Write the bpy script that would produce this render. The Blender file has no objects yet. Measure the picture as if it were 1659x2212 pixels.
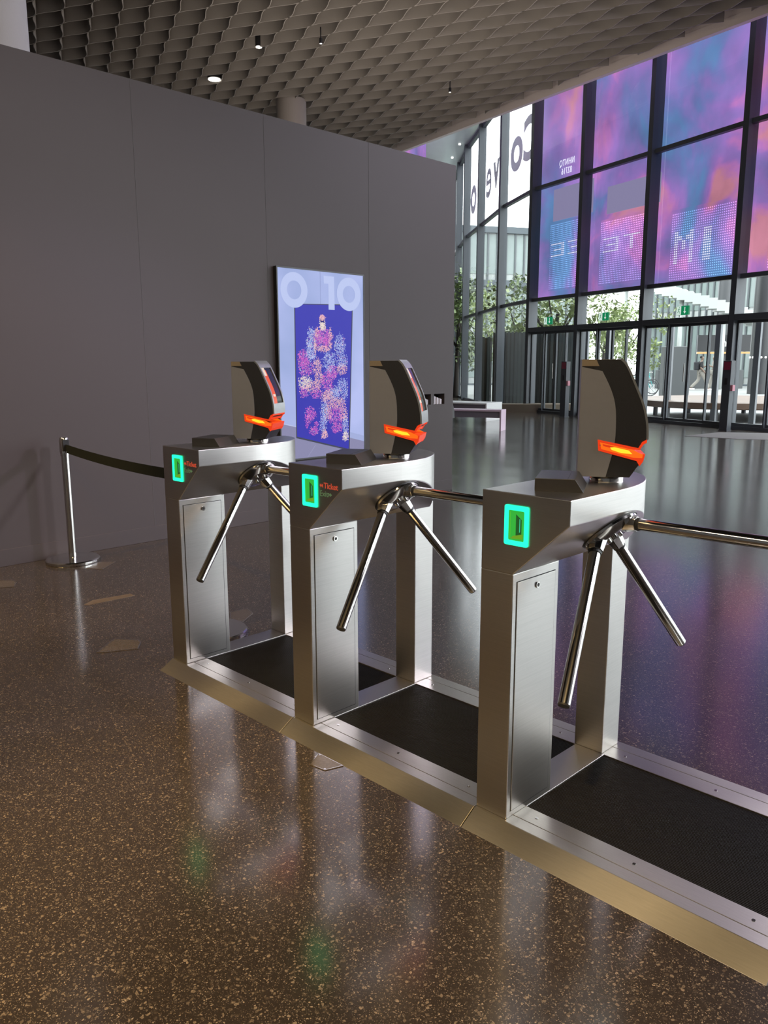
import bpy, bmesh, math, random
from mathutils import Vector, Matrix
random.seed(7)
sc = bpy.context.scene
COL = sc.collection
PI = math.pi

# ------------------------------------------------------------------ camera
YAW, PITCH, ROLL = 0.785165, 0.18438, -0.002358
CAM = Vector((3.11294, -1.75606, 1.35609)); FPX = 1717.07
_f = Vector((-math.sin(YAW)*math.cos(PITCH), math.cos(YAW)*math.cos(PITCH), -math.sin(PITCH)))
_r = _f.cross(Vector((0, 0, 1))).normalized(); _u = _r.cross(_f)
_r2 = _r*math.cos(ROLL)+_u*math.sin(ROLL); _u2 = -_r*math.sin(ROLL)+_u*math.cos(ROLL)
cd = bpy.data.cameras.new('camera'); co = bpy.data.objects.new('camera', cd); COL.objects.link(co)
cd.sensor_fit = 'VERTICAL'; cd.sensor_height = 24.0; cd.lens = FPX/2212*24.0
cd.clip_start = 0.05; cd.clip_end = 400
M3 = Matrix((_r2, _u2, -_f)).transposed()
co.matrix_world = Matrix.Translation(CAM) @ M3.to_4x4()
sc.camera = co
def ray(u, v):
    return _f*FPX+_r2*(u-829.5)-_u2*(v-1106)
def at_z(u, v, z):                      # point of the plane z that the picture shows at u, v
    d = ray(u, v); return CAM+d*((z-CAM.z)/d.z)
# ------------------------------------------------------------------ exposure
sc.view_settings.view_transform = 'Standard'; sc.view_settings.look = 'None'
sc.view_settings.gamma = 1.0; sc.view_settings.use_curve_mapping = False
EV = 0.9
sc.view_settings.exposure = EV
DISP = 2**(-EV)                     # displays keep their own brightness
sc.cycles.transparent_max_bounces = 24
# ------------------------------------------------------------------ daylight
w = bpy.data.worlds.new('sky'); sc.world = w; w.use_nodes = True
bg = w.node_tree.nodes['Background']; bg.inputs[0].default_value = (0.93, 0.97, 1.0, 1); bg.inputs[1].default_value = 3.3
# ------------------------------------------------------------------ lamps
def area(name, loc, target, sx, sy, power, color, spread=PI):
    l = bpy.data.lights.new(name, 'AREA'); l.shape = 'RECTANGLE'; l.size = sx; l.size_y = sy
    l.energy = power; l.color = color; l.spread = spread
    o = bpy.data.objects.new(name, l); COL.objects.link(o); o.location = loc
    o.rotation_euler = (Vector(target)-Vector(loc)).to_track_quat('-Z', 'Y').to_euler()
    return o
def spot(name, loc, target, power, color, ang=60, blend=.4, rad=.06):
    l = bpy.data.lights.new(name, 'SPOT'); l.energy = power; l.color = color
    l.spot_size = math.radians(ang); l.spot_blend = blend; l.shadow_soft_size = rad
    o = bpy.data.objects.new(name, l); COL.objects.link(o); o.location = loc
    o.rotation_euler = (Vector(target)-Vector(loc)).to_track_quat('-Z', 'Y').to_euler()
    return o
WARM = (1.0, .70, .40); AMB = (1.0, .70, .40); COOL = (.80, .88, 1.0); MAUVE = (.86, .72, 1.0)
AMBER = (1.0, .66, .25)
area('track_light', (1.2, -4.2, 5.2), (0.6, -.4, 0), 2.4, .25, 42, (1.0, .84, .66))
area('track_light', (3.8, -3.0, 5.0), (2.2, -.3, 0), 1.6, .2, 60, (1.0, .72, .36))
spot('floor_spotlight', (.2, -5.0, 5.4), (.0, -1.6, 0), 1150, AMBER, 34, .7, .12)
spot('floor_spotlight', (-2.0, -4.4, 5.4), (-2.4, .2, .3), 1000, AMBER, 33, .7, .12)
spot('floor_spotlight', (3.6, -4.6, 5.5), (1.7, -.85, .0), 1300, AMBER, 23, .6, .10)
area('hall_fill_light', (2.0, 11.5, 7.3), (0, 7.5, 0), 4, 4, 420, (.92, .84, 1.0))  # unseen fill light, added to brighten the hall floor
spot('spotlight', (6.3, 8.3, 5.2), (-1.4, .2, .1), 720, MAUVE, 27, .6, .10)
spot('spotlight', (9.5, 4.2, 6.2), (.6, .3, .5), 820, (.95, .93, 1.0), 45, .5, .3)
area('ceiling_fill_light', (-7.5, 8.5, 4.2), (-9.5, 9.5, 7.6), 6, 6, 110, (1.0, .86, .72))  # upward fill light added to brighten the ceiling fins, no fixture

# ------------------------------------------------------------------ materials
def new_mat(name):
    m = bpy.data.materials.new(name); m.use_nodes = True
    nt = m.node_tree; b = nt.nodes['Principled BSDF']; return m, nt, b
def plain(name, col, rough=.5, metal=0.0, emit=None, es=0.0, spec=.5, bump=0.0, bscale=60, vary=0.0):
    m, nt, b = new_mat(name)
    b.inputs['Base Color'].default_value = (*col, 1); b.inputs['Roughness'].default_value = rough
    b.inputs['Metallic'].default_value = metal; b.inputs['Specular IOR Level'].default_value = spec
    if emit: b.inputs['Emission Color'].default_value = (*emit, 1); b.inputs['Emission Strength'].default_value = es
    tc = nt.nodes.new('ShaderNodeTexCoord'); nz = nt.nodes.new('ShaderNodeTexNoise'); nz.inputs['Scale'].default_value = bscale
    nt.links.new(tc.outputs['Object'], nz.inputs['Vector'])
    if vary > 0:
        mx = nt.nodes.new('ShaderNodeMix'); mx.data_type = 'RGBA'
        mx.inputs[6].default_value = (*[c*(1-vary) for c in col], 1); mx.inputs[7].default_value = (*[min(1, c*(1+vary)) for c in col], 1)
        nt.links.new(nz.outputs['Fac'], mx.inputs[0]); nt.links.new(mx.outputs[2], b.inputs['Base Color'])
    if bump > 0:
        bp = nt.nodes.new('ShaderNodeBump'); bp.inputs['Strength'].default_value = bump; bp.inputs['Distance'].default_value = .002
        nt.links.new(nz.outputs['Fac'], bp.inputs['Height']); nt.links.new(bp.outputs[0], b.inputs['Normal'])
    return m
def steel(name, col, r0, r1, stretch, bump=.06):
    m, nt, b = new_mat(name)
    b.inputs['Metallic'].default_value = 1
    tc = nt.nodes.new('ShaderNodeTexCoord'); mp = nt.nodes.new('ShaderNodeMapping'); mp.inputs['Scale'].default_value = stretch
    nz = nt.nodes.new('ShaderNodeTexNoise'); nz.inputs['Scale'].default_value = 6; nz.inputs['Detail'].default_value = 4
    nt.links.new(tc.outputs['Object'], mp.inputs[0]); nt.links.new(mp.outputs[0], nz.inputs['Vector'])
    n2 = nt.nodes.new('ShaderNodeTexNoise'); n2.inputs['Scale'].default_value = 3; n2.inputs['Detail'].default_value = 0
    nt.links.new(tc.outputs['Object'], n2.inputs['Vector'])
    mr = nt.nodes.new('ShaderNodeMapRange'); mr.inputs['From Min'].default_value = .3; mr.inputs['From Max'].default_value = .7
    mr.inputs['To Min'].default_value = r0; mr.inputs['To Max'].default_value = r1
    nt.links.new(n2.outputs['Fac'], mr.inputs['Value']); nt.links.new(mr.outputs[0], b.inputs['Roughness'])
    mx = nt.nodes.new('ShaderNodeMix'); mx.data_type = 'RGBA'
    mx.inputs[6].default_value = (*[c*.88 for c in col], 1); mx.inputs[7].default_value = (*[min(1, c*1.1) for c in col], 1)
    nt.links.new(nz.outputs['Fac'], mx.inputs[0]); nt.links.new(mx.outputs[2], b.inputs['Base Color'])
    return m
def emis(name, col, s=1.0):
    m, nt, b = new_mat(name)
    b.inputs['Base Color'].default_value = (0.01, 0.01, 0.01, 1); b.inputs['Roughness'].default_value = .25
    b.inputs['Specular IOR Level'].default_value = .12
    b.inputs['Emission Color'].default_value = (*col, 1); b.inputs['Emission Strength'].default_value = s*DISP
    return m
def srgb(r, g, b):
    f = lambda c: (c/255/12.92) if c/255 <= .04045 else ((c/255+.055)/1.055)**2.4
    return (f(r), f(g), f(b))
STEEL = steel('brushed_steel', (.47, .455, .44), .30, .40, (1, 1, 60))
STEELH = STEEL
PLATE = steel('worn_steel_plate', (.50, .475, .43), .30, .42, (4, 60, 4), .03)
CHROME = plain('polished_chrome', (.60, .585, .56), .13, 1.0)
DARKST = plain('seam_dark', (.02, .02, .02), .5, vary=.2)
BLACKP = plain('black_plastic', (.020, .020, .022), .40, bump=.15, bscale=400, vary=.15)
KIOSKST = plain('bead_blasted_steel', (.27, .27, .285), .42, .35, vary=.04)
GREYP = plain('grey_painted_metal', (.30, .31, .31), .32, .6, vary=.1)
MATM = plain('black_ribbed_rubber', (.007, .0065, .006), .6, spec=.12, vary=.3, bscale=30)
WALLM = plain('dark_grey_paint', (.066, .053, .053), .55, bump=.05, bscale=300, vary=.05, spec=.35)
WHITEP = plain('white_plaster', (.54, .51, .50), .7, vary=.03)
FRAMEM = plain('graphite_aluminium', (.058, .067, .078), .45, .0, vary=.06)
FIN = plain('ceiling_fin', (.30, .277, .255), .7, vary=.06, bscale=3)
BACKC = plain('ceiling_void', (.016, .016, .018), .9, vary=.2)
TRIMM = plain('pale_trim', (.80, .72, .70), .5, vary=.03)
SOFFM = plain('satin_metal_ceiling', (.62, .66, .66), .3, .55, vary=.05, bscale=2)

# terrazzo
def terrazzo():
    m, nt, b = new_mat('dark_terrazzo'); N = nt.nodes.new; L = nt.links.new
    tc = N('ShaderNodeTexCoord')
    wn = N('ShaderNodeTexNoise'); wn.inputs['Scale'].default_value = 55; L(tc.outputs['Object'], wn.inputs['Vector'])
    add = N('ShaderNodeVectorMath'); add.operation = 'MULTIPLY_ADD'; add.inputs[1].default_value = (.016, .016, .016)
    L(wn.outputs['Color'], add.inputs[0]); L(tc.outputs['Object'], add.inputs[2])
    base = N('ShaderNodeTexNoise'); base.inputs['Scale'].default_value = 1.3; base.inputs['Detail'].default_value = 5
    L(tc.outputs['Object'], base.inputs['Vector'])
    bc = N('ShaderNodeMix'); bc.data_type = 'RGBA'; bc.inputs[6].default_value = (.018, .014, .012, 1); bc.inputs[7].default_value = (.030, .023, .019, 1)
    L(base.outputs['Fac'], bc.inputs[0])
    prev = bc.outputs[2]
    for sc_, thr, frac, c1, c2 in ((88, .36, .40, (.050, .038, .030, 1), (.20, .155, .115, 1)), (180, .38, .42, (.045, .035, .028, 1), (.26, .205, .155, 1)), (420, .40, .40, (.04, .032, .026, 1), (.24, .195, .15, 1))):
        vo = N('ShaderNodeTexVoronoi'); vo.inputs['Scale'].default_value = sc_; L(add.outputs[0], vo.inputs['Vector'])
        sep = N('ShaderNodeSeparateColor'); L(vo.outputs['Color'], sep.inputs[0])
        lt = N('ShaderNodeMath'); lt.operation = 'LESS_THAN'; lt.inputs[1].default_value = thr; L(vo.outputs['Distance'], lt.inputs[0])
        gt = N('ShaderNodeMath'); gt.operation = 'LESS_THAN'; gt.inputs[1].default_value = frac; L(sep.outputs[0], gt.inputs[0])
        mu = N('ShaderNodeMath'); mu.operation = 'MULTIPLY'; L(lt.outputs[0], mu.inputs[0]); L(gt.outputs[0], mu.inputs[1])
        pw = N('ShaderNodeMath'); pw.operation = 'POWER'; pw.inputs[1].default_value = 2.4; L(sep.outputs[1], pw.inputs[0])
        cc = N('ShaderNodeMix'); cc.data_type = 'RGBA'; cc.inputs[6].default_value = c1; cc.inputs[7].default_value = c2; L(pw.outputs[0], cc.inputs[0])
        mx = N('ShaderNodeMix'); mx.data_type = 'RGBA'; L(mu.outputs[0], mx.inputs[0]); L(prev, mx.inputs[6]); L(cc.outputs[2], mx.inputs[7])
        prev = mx.outputs[2]
    L(prev, b.inputs['Base Color'])
    rn = N('ShaderNodeTexNoise'); rn.inputs['Scale'].default_value = 2.2; rn.inputs['Detail'].default_value = 4; L(tc.outputs['Object'], rn.inputs['Vector'])
    mr = N('ShaderNodeMapRange'); mr.inputs['To Min'].default_value = .12; mr.inputs['To Max'].default_value = .19; L(rn.outputs['Fac'], mr.inputs['Value'])
    L(mr.outputs[0], b.inputs['Roughness']); b.inputs['IOR'].default_value = 2.05
    wv = N('ShaderNodeTexNoise'); wv.inputs['Scale'].default_value = 1.6; wv.inputs['Detail'].default_value = 2; L(tc.outputs['Object'], wv.inputs['Vector'])
    bp = N('ShaderNodeBump'); bp.inputs['Strength'].default_value = .12; bp.inputs['Distance'].default_value = .004
    L(wv.outputs['Fac'], bp.inputs['Height']); L(bp.outputs[0], b.inputs['Normal'])
    return m
TERR = terrazzo()
def glass_mat():
    m = bpy.data.materials.new('clear_glass'); m.use_nodes = True; nt = m.node_tree
    nt.nodes.clear(); out = nt.nodes.new('ShaderNodeOutputMaterial'); mix = nt.nodes.new('ShaderNodeMixShader')
    t = nt.nodes.new('ShaderNodeBsdfTransparent'); t.inputs[0].default_value = (.97, .99, .985, 1)
    g = nt.nodes.new('ShaderNodeBsdfGlossy'); g.inputs['Roughness'].default_value = .02
    fr = nt.nodes.new('ShaderNodeFresnel'); fr.inputs[0].default_value = 1.45
    ge = nt.nodes.new('ShaderNodeNewGeometry'); iv = nt.nodes.new('ShaderNodeMath'); iv.operation = 'SUBTRACT'; iv.inputs[0].default_value = 1
    mu = nt.nodes.new('ShaderNodeMath'); mu.operation = 'MULTIPLY'
    nt.links.new(ge.outputs['Backfacing'], iv.inputs[1]); nt.links.new(iv.outputs[0], mu.inputs[0]); nt.links.new(fr.outputs[0], mu.inputs[1])
    nt.links.new(mu.outputs[0], mix.inputs[0]); nt.links.new(t.outputs[0], mix.inputs[1]); nt.links.new(g.outputs[0], mix.inputs[2])
    nt.links.new(mix.outputs[0], out.inputs[0]); return m
GLASS = glass_mat()
def led_mat(name, dots=False):
    # moving-colour artwork shown on the LED wall: clouds of violet, blue, pink and coral
    m, nt, b = new_mat(name); N = nt.nodes.new; L = nt.links.new
    tc = N('ShaderNodeTexCoord'); mp = N('ShaderNodeMapping'); mp.inputs['Scale'].default_value = (1, 1, .8); gp_ = N('ShaderNodeNewGeometry'); L(gp_.outputs['Position'], mp.inputs[0])
    n1 = N('ShaderNodeTexNoise'); n1.inputs['Scale'].default_value = .5; n1.inputs['Detail'].default_value = 5; n1.inputs['Distortion'].default_value = .6; L(mp.outputs[0], n1.inputs['Vector'])
    r1 = N('ShaderNodeValToRGB'); L(n1.outputs['Fac'], r1.inputs[0]); e = r1.color_ramp.elements
    e[0].position = .37; e[0].color = (*srgb(96, 134, 186), 1); e[1].position = .645; e[1].color = (*srgb(214, 138, 160), 1)
    for pos, c in ((.43, srgb(112, 122, 184)), (.48, srgb(136, 118, 188)), (.55, srgb(158, 118, 196)), (.595, srgb(192, 122, 194))):
        q = e.new(pos); q.color = (*c, 1)
    n2 = N('ShaderNodeTexNoise'); n2.inputs['Scale'].default_value = .9; n2.inputs['Detail'].default_value = 6; L(mp.outputs[0], n2.inputs['Vector'])
    mr = N('ShaderNodeMapRange'); mr.inputs['From Min'].default_value = .3; mr.inputs['From Max'].default_value = .7; mr.inputs['To Min'].default_value = .70; mr.inputs['To Max'].default_value = 1.2
    L(n2.outputs['Fac'], mr.inputs['Value'])
    vm = N('ShaderNodeVectorMath'); vm.operation = 'SCALE'; L(r1.outputs[0], vm.inputs[0]); L(mr.outputs[0], vm.inputs['Scale'])
    b.inputs['Base Color'].default_value = (.02, .02, .03, 1); b.inputs['Roughness'].default_value = .3
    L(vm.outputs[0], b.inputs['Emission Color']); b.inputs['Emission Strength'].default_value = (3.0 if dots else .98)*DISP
    return m
LED = led_mat('led_cloud_display'); LEDD = led_mat('led_dot_reflection', True)
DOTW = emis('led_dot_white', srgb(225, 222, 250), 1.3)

# ------------------------------------------------------------------ mesh helpers
class MB:
    def __init__(s): s.bm = bmesh.new()
    def _mat(s, faces, mi):
        for f in faces: f.material_index = mi
    def poly(s, pts, mi=0):
        f = s.bm.faces.new([s.bm.verts.new(p) for p in pts]); f.material_index = mi; return f
    def box(s, x0, y0, z0, x1, y1, z1, mi=0, M=None):
        vs = [Vector((x, y, z)) for z in (z0, z1) for y in (y0, y1) for x in (x0, x1)]
        if M is not None: vs = [M @ v for v in vs]
        v = [s.bm.verts.new(p) for p in vs]
        fs = [s.bm.faces.new([v[i] for i in q]) for q in ((0, 2, 3, 1), (4, 5, 7, 6), (0, 1, 5, 4), (1, 3, 7, 5), (3, 2, 6, 7), (2, 0, 4, 6))]
        s._mat(fs, mi); return s
    def prism(s, pts, a, b, axis='z', mi=0, M=None):
        # closed outline pts extruded from a to b along axis
        def mk(p, t):
            v = {'z': (p[0], p[1], t), 'y': (p[0], t, p[1]), 'x': (t, p[0], p[1])}[axis]; v = Vector(v)
            return M @ v if M is not None else v
        A = [s.bm.verts.new(mk(p, a)) for p in pts]; B = [s.bm.verts.new(mk(p, b)) for p in pts]
        fs = [s.bm.faces.new(A), s.bm.faces.new(B[::-1])]
        n = len(pts)
        for i in range(n): fs.append(s.bm.faces.new((A[i], B[i], B[(i+1) % n], A[(i+1) % n])))
        s._mat(fs, mi); return s
    def tube(s, a, b, r, r2=None, n=20, mi=0, caps=True, smooth=True):
        a = Vector(a); b = Vector(b); r2 = r if r2 is None else r2
        d = (b-a).normalized(); t = Vector((0, 0, 1)) if abs(d.z) < .9 else Vector((1, 0, 0))
        x = d.cross(t).normalized(); y = d.cross(x)
        A = [s.bm.verts.new(a+(x*math.cos(k*2*PI/n)+y*math.sin(k*2*PI/n))*r) for k in range(n)]
        B = [s.bm.verts.new(b+(x*math.cos(k*2*PI/n)+y*math.sin(k*2*PI/n))*r2) for k in range(n)]
        for i in range(n):
            f = s.bm.faces.new((A[i], A[(i+1) % n], B[(i+1) % n], B[i])); f.material_index = mi; f.smooth = smooth
        if caps:
            f = s.bm.faces.new(A[::-1]); f.material_index = mi; f = s.bm.faces.new(B); f.material_index = mi
        return s
    def lathe(s, prof, n=40, mi=0, cx=0, cy=0, smooth=True):
        rings = [[s.bm.verts.new((cx+r*math.cos(k*2*PI/n), cy+r*math.sin(k*2*PI/n), z)) for k in range(n)] for r, z in prof]
        for a, b in zip(rings, rings[1:]):
            for i in range(n):
                f = s.bm.faces.new((a[i], a[(i+1) % n], b[(i+1) % n], b[i])); f.smooth = smooth; f.material_index = mi
        f = s.bm.faces.new(rings[0][::-1]); f.material_index = mi; f = s.bm.faces.new(rings[-1]); f.material_index = mi
        return s
    def grid(s, rows, mi=0, smooth=True):
        V = [[s.bm.verts.new(p) for p in r] for r in rows]
        for a, b in zip(V, V[1:]):
            for i in range(len(a)-1):
                f = s.bm.faces.new((a[i], a[i+1], b[i+1], b[i])); f.smooth = smooth; f.material_index = mi
        return s
    def build(s, name, mats, parent=None, bevel=0, fixn=True, loc=None, rz=0):
        if fixn: bmesh.ops.recalc_face_normals(s.bm, faces=s.bm.faces)
        for e in s.bm.edges:
            if len(e.link_faces) == 2 and e.calc_face_angle(0) > .6: e.smooth = False
        me = bpy.data.meshes.new(name); s.bm.to_mesh(me); s.bm.free()
        if not isinstance(mats, (list, tuple)): mats = [mats]
        for m in mats: me.materials.append(m)
        o = bpy.data.objects.new(name, me); COL.objects.link(o)
        if parent: o.parent = parent
        if loc is not None: o.location = loc
        if rz: o.rotation_euler.z = rz
        if bevel:
            b = o.modifiers.new('edge', 'BEVEL'); b.width = bevel; b.segments = 2; b.limit_method = 'ANGLE'; b.angle_limit = math.radians(35)
            b.harden_normals = False
        return o
def tag(o, label=None, cat=None, group=None, kind=None):
    if label: o['label'] = label
    if cat: o['category'] = cat
    if group: o['group'] = group
    if kind: o['kind'] = kind
    return o
def thing(name, label, cat, loc=(0, 0, 0), rz=0, group=None):
    o = bpy.data.objects.new(name, None); COL.objects.link(o); o.location = loc; o.rotation_euler = (0, 0, rz)
    o.empty_display_size = .1
    return tag(o, label, cat, group)
def copy_tree(o, parent=None):
    c = o.copy(); COL.objects.link(c); c.parent = parent
    for ch in list(o.children): copy_tree(ch, c)
    return c
def text_mesh(txt, size, depth, align='LEFT', bold=0.0, spacing=1.0, line=1.0):
    cu = bpy.data.curves.new('txt', 'FONT'); cu.body = txt; cu.size = size; cu.extrude = depth; cu.align_x = align
    cu.offset = bold; cu.space_character = spacing; cu.space_line = line
    o = bpy.data.objects.new('txt', cu); COL.objects.link(o)
    dg = bpy.context.evaluated_depsgraph_get(); me = bpy.data.meshes.new_from_object(o.evaluated_get(dg))
    bpy.data.objects.remove(o); bpy.data.curves.remove(cu)
    me.materials.clear(); return me
def place_text(name, me, mat, M, parent=None):
    me.name = name; me.materials.append(mat)
    me.transform(M)
    if M.to_3x3().determinant() < 0: me.flip_normals()
    o = bpy.data.objects.new(name, me); COL.objects.link(o)
    if parent: o.parent = parent
    return o

# ================================================================== THE SETTING
FP = [(16, 10.4), (11, 11.4), (8, 12.1), (5, 12.85), (2, 13.6), (-0.9, 14.4), (-3.6, 15.15), (-6, 15.95), (-8.15, 16.65), (-10.1, 17.3), (-12.2, 18.7), (-14.65, 20.75), (-16.62, 22.40), (-18.47, 24.2), (-20.4, 26.1)]
def offs(d):                      # facade line shifted outward (away from the hall) by d
    r = []
    for i, p in enumerate(FP):
        a = Vector(FP[max(0, i-1)]); b = Vector(FP[min(len(FP)-1, i+1)]); t = (b-a).normalized()
        n = Vector((t.y, -t.x));  n = n if n.y > 0 else -n
        r.append(Vector(p)+n*d)
    return r
ZT = 9.2
m = MB(); m.prism([(16, -9)]+[(p[0], p[1]) for p in offs(.15)]+[(-21, 26.1), (-21, -9)], -.1, 0)
tag(m.build('floor', TERR), kind='structure')
m = MB(); far = offs(.152)
m.prism([(p.x, p.y) for p in far]+[(-75, 40), (-75, 120), (70, 120), (70, 8)], -.12, -.02)
tag(m.build('pavement_outside', plain('light_paving', (.25, .255, .25), .45, vary=.25, bscale=.6)), kind='structure')
# freestanding dark partition wall on the left, with two leaflet niches cut through its face
WX = -2.45
m = MB()
NI = [(4.325, 4.505, .935, 1.045), (4.55, 4.72, .935, 1.045)]
y0, y1, zt = -4.0, 4.86, 3.34
m.box(WX-.14, y0, 0, WX-.11, y1, zt)
ys = [y0, NI[0][0], NI[0][1], NI[1][0], NI[1][1], y1]
for i in range(5):
    if i in (1, 3):
        m.box(WX-.11, ys[i], 0, WX, ys[i+1], .935); m.box(WX-.11, ys[i], 1.045, WX, ys[i+1], zt)
    else: m.box(WX-.11, ys[i], 0, WX, ys[i+1], zt)
tag(m.build('wall_left', WALLM), kind='structure')
for yy in (.06, 1.28, 2.44, 3.62):            # panel joints of the partition
    m = MB(); m.box(WX, yy-.0015, .12, WX+.0012, yy+.0015, zt); tag(m.build('trim_%d' % (1+int(yy)), plain('joint_filler', (.09, .083, .085), .7, vary=.05)), kind='structure')
m = MB(); m.box(WX, -4, 0, WX+.006, y1, .118)
tag(m.build('baseboard_left', WALLM, bevel=.002), kind='structure')
m = MB(); m.box(16, -9, 0, 16.2, 10.4, 9.2); tag(m.build('wall_right', WHITEP), kind='structure')
m = MB(); m.box(-21, -9.2, 0, 16.2, -9, 9.2); tag(m.build('wall_back', plain('grey_back_wall', (.28, .27, .25), .8, vary=.2)), kind='structure')
m = MB(); m.box(-21.2, -9, 0, -21, 26.1, 9.2); tag(m.build('wall_far_left', plain('grey_wall', (.16, .16, .17), .8, vary=.1)), kind='structure')
# high satin ceiling between the honeycomb edge and the glass
m = MB(); m.prism([(16.2, 5)]+[(p[0], p[1]) for p in offs(.1)]+[(-21, 26.1), (-21, 5)], ZT, ZT+.1)
tag(m.build('ceiling_high', SOFFM), kind='structure')
# honeycomb ceiling: sinuous fins in antiphase below a black void
HC = 7.6; HD = .30
def trim_y(x): return 14.33-(x+3.12)*.1924
cell, sp = 1.272, .2575
lat0 = at_z(30+1235*.2411, 40*.2411, HC)
m = MB()
nseg = 14; xa, xb = -21.0, 9.0
k0 = int(math.floor((xa-lat0.x)/cell)); k1 = int(math.ceil((xb-lat0.x)/cell))
for j in range(-38, 40):
    yb = lat0.y+sp*(j+.5)
    if yb < 1.0 or yb > 17.6: continue
    sgn = 1 if j % 2 == 0 else -1
    run = []
    for q in range((k1-k0)*nseg+1):
        x = lat0.x+(k0+q/nseg)*cell
        ph = 2*PI*q/nseg
        y = yb - sgn*math.cos(ph)*sp*.5
        if y < trim_y(x)-.26 and x > -21:
            run.append((x, y))
        else:
            if len(run) > 1:
                for t in (-.008, .008): m.grid([[(a, b+t, HC) for a, b in run], [(a, b+t, HC+HD) for a, b in run]])
                m.grid([[(a, b-.008, HC) for a, b in run], [(a, b+.008, HC) for a, b in run]], smooth=False)
            run = []
    if len(run) > 1:
        for t in (-.008, .008): m.grid([[(a, b+t, HC) for a, b in run], [(a, b+t, HC+HD) for a, b in run]])
        m.grid([[(a, b-.008, HC) for a, b in run], [(a, b+.008, HC) for a, b in run]], smooth=False)
cl = tag(m.build('ceiling', FIN), kind='structure')
m = MB(); m.prism([(16.2, -9.2), (16.2, trim_y(16.2)), (-21, trim_y(-21)), (-21, -9.2)], HC+HD+.02, HC+HD+.06)
o = m.build('ceiling_void_panel', BACKC, cl)
# pale edge beam of the honeycomb ceiling
m = MB()
ta, tb = (16.2, trim_y(16.2)), (-21, trim_y(-21))
m.prism([(ta[0], ta[1]), (tb[0], tb[1]), (tb[0], tb[1]+.12), (ta[0], ta[1]+.12)], HC-.02, HC+.16)
tag(m.build('trim_5', TRIMM), kind='structure')
m = MB(); m.prism([(ta[0], ta[1]+.02), (tb[0], tb[1]+.02), (tb[0], tb[1]+.1), (ta[0], ta[1]+.1)], HC+.16, ZT)
tag(m.build('trim_6', TRIMM), kind='structure')

# ---- glazed facade
def bay_frame(i):
    a = Vector((*FP[i+1], 0)); b = Vector((*FP[i], 0))     # left (a) to right (b) as seen from inside
    t = (b-a).normalized(); n = Vector((-t.y, t.x, 0))      # outward
    M = Matrix((t, n, Vector((0, 0, 1)))).transposed().to_4x4(); M.translation = a
    return M, (b-a).length
LEDBAYS = {3, 4, 5, 6, 7, 8}
mull_w = .11
door_count = 0
for i in range(len(FP)-1):
    M, Lb = bay_frame(i)
    has_led = i in LEDBAYS
    has_door = 3 <= i <= 8
    f = MB()
    f.box(-.065, -.14, 0, .065 if i < 9 else .10, .16 if i < 9 else .10, ZT, M=M)                                        # deep mullion
    win = f.build('window_%d' % (i+1), FRAMEM); tag(win, kind='structure')
    f = MB()
    for z in ((2.21, 2.31) if False else ()): pass
    for z in (3.08, 6.0): f.box(.07, -.05, z-.045, Lb-.07, .07, z+.045, M=M)
    f.box(.07, -.05, ZT-.12, Lb-.07, .08, ZT, M=M)
    f.box(.07, -.05, 0, Lb-.07, .08, .07, M=M)
    f.build('transom', FRAMEM, win)
    zs = [(3.125, 5.955), (6.045, ZT-.12)]
    if has_door: zs.append((2.33, 3.035))
    else: zs.append((.07, 3.035))
    for z0, z1 in zs:
        f = MB(); f.box(.07, .0, z0, Lb-.07, .012, z1, M=M); f.build('pane', GLASS, win)
    if has_door:
        door_count += 1
        f = MB(); f.box(.07, -.14, 2.21, Lb-.07, .10, 2.33, M=M)
        dr = f.build('door_%d' % door_count, FRAMEM); tag(dr, kind='structure')
        # fixed side lights and two sliding leaves
        xs = [.07, Lb*.30, Lb*.52, Lb*.74, Lb-.07]
        for k in range(4):
            a, b = xs[k], xs[k+1]; yo = .0 if k in (0, 3) else .05
            f = MB()
            f.box(a, yo-.02, .07, a+.032, yo+.03, 2.21, M=M); f.box(b-.032, yo-.02, .07, b, yo+.03, 2.21, M=M)
            f.box(a+.032, yo-.02, .07, b-.032, yo+.03, .13, M=M); f.box(a+.032, yo-.02, 2.15, b-.032, yo+.03, 2.21, M=M)
            lf = f.build('door_leaf', FRAMEM, dr)
            f = MB(); f.box(a+.032, yo, .13, b-.032, yo+.01, 2.15, M=M); f.build('pane', GLASS, lf)
        # second pair of uprights of the draught lobby, one step out
        f = MB()
        f.box(Lb*.36, 1.3, -.02, Lb*.36+.14, 1.36, 2.4, M=M); f.box(Lb*.78, 1.3, -.02, Lb*.78+.14, 1.36, 2.4, M=M)
        f.build('lobby_upright', plain('grey_upright', (.15, .16, .17), .4, .3, vary=.05), dr)
        f = MB(); f.tube(M @ Vector((Lb*.5, -.015, .95)), M @ Vector((Lb*.5, -.015, 1.35)), .012); f.build('handle', CHROME, dr)

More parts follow.
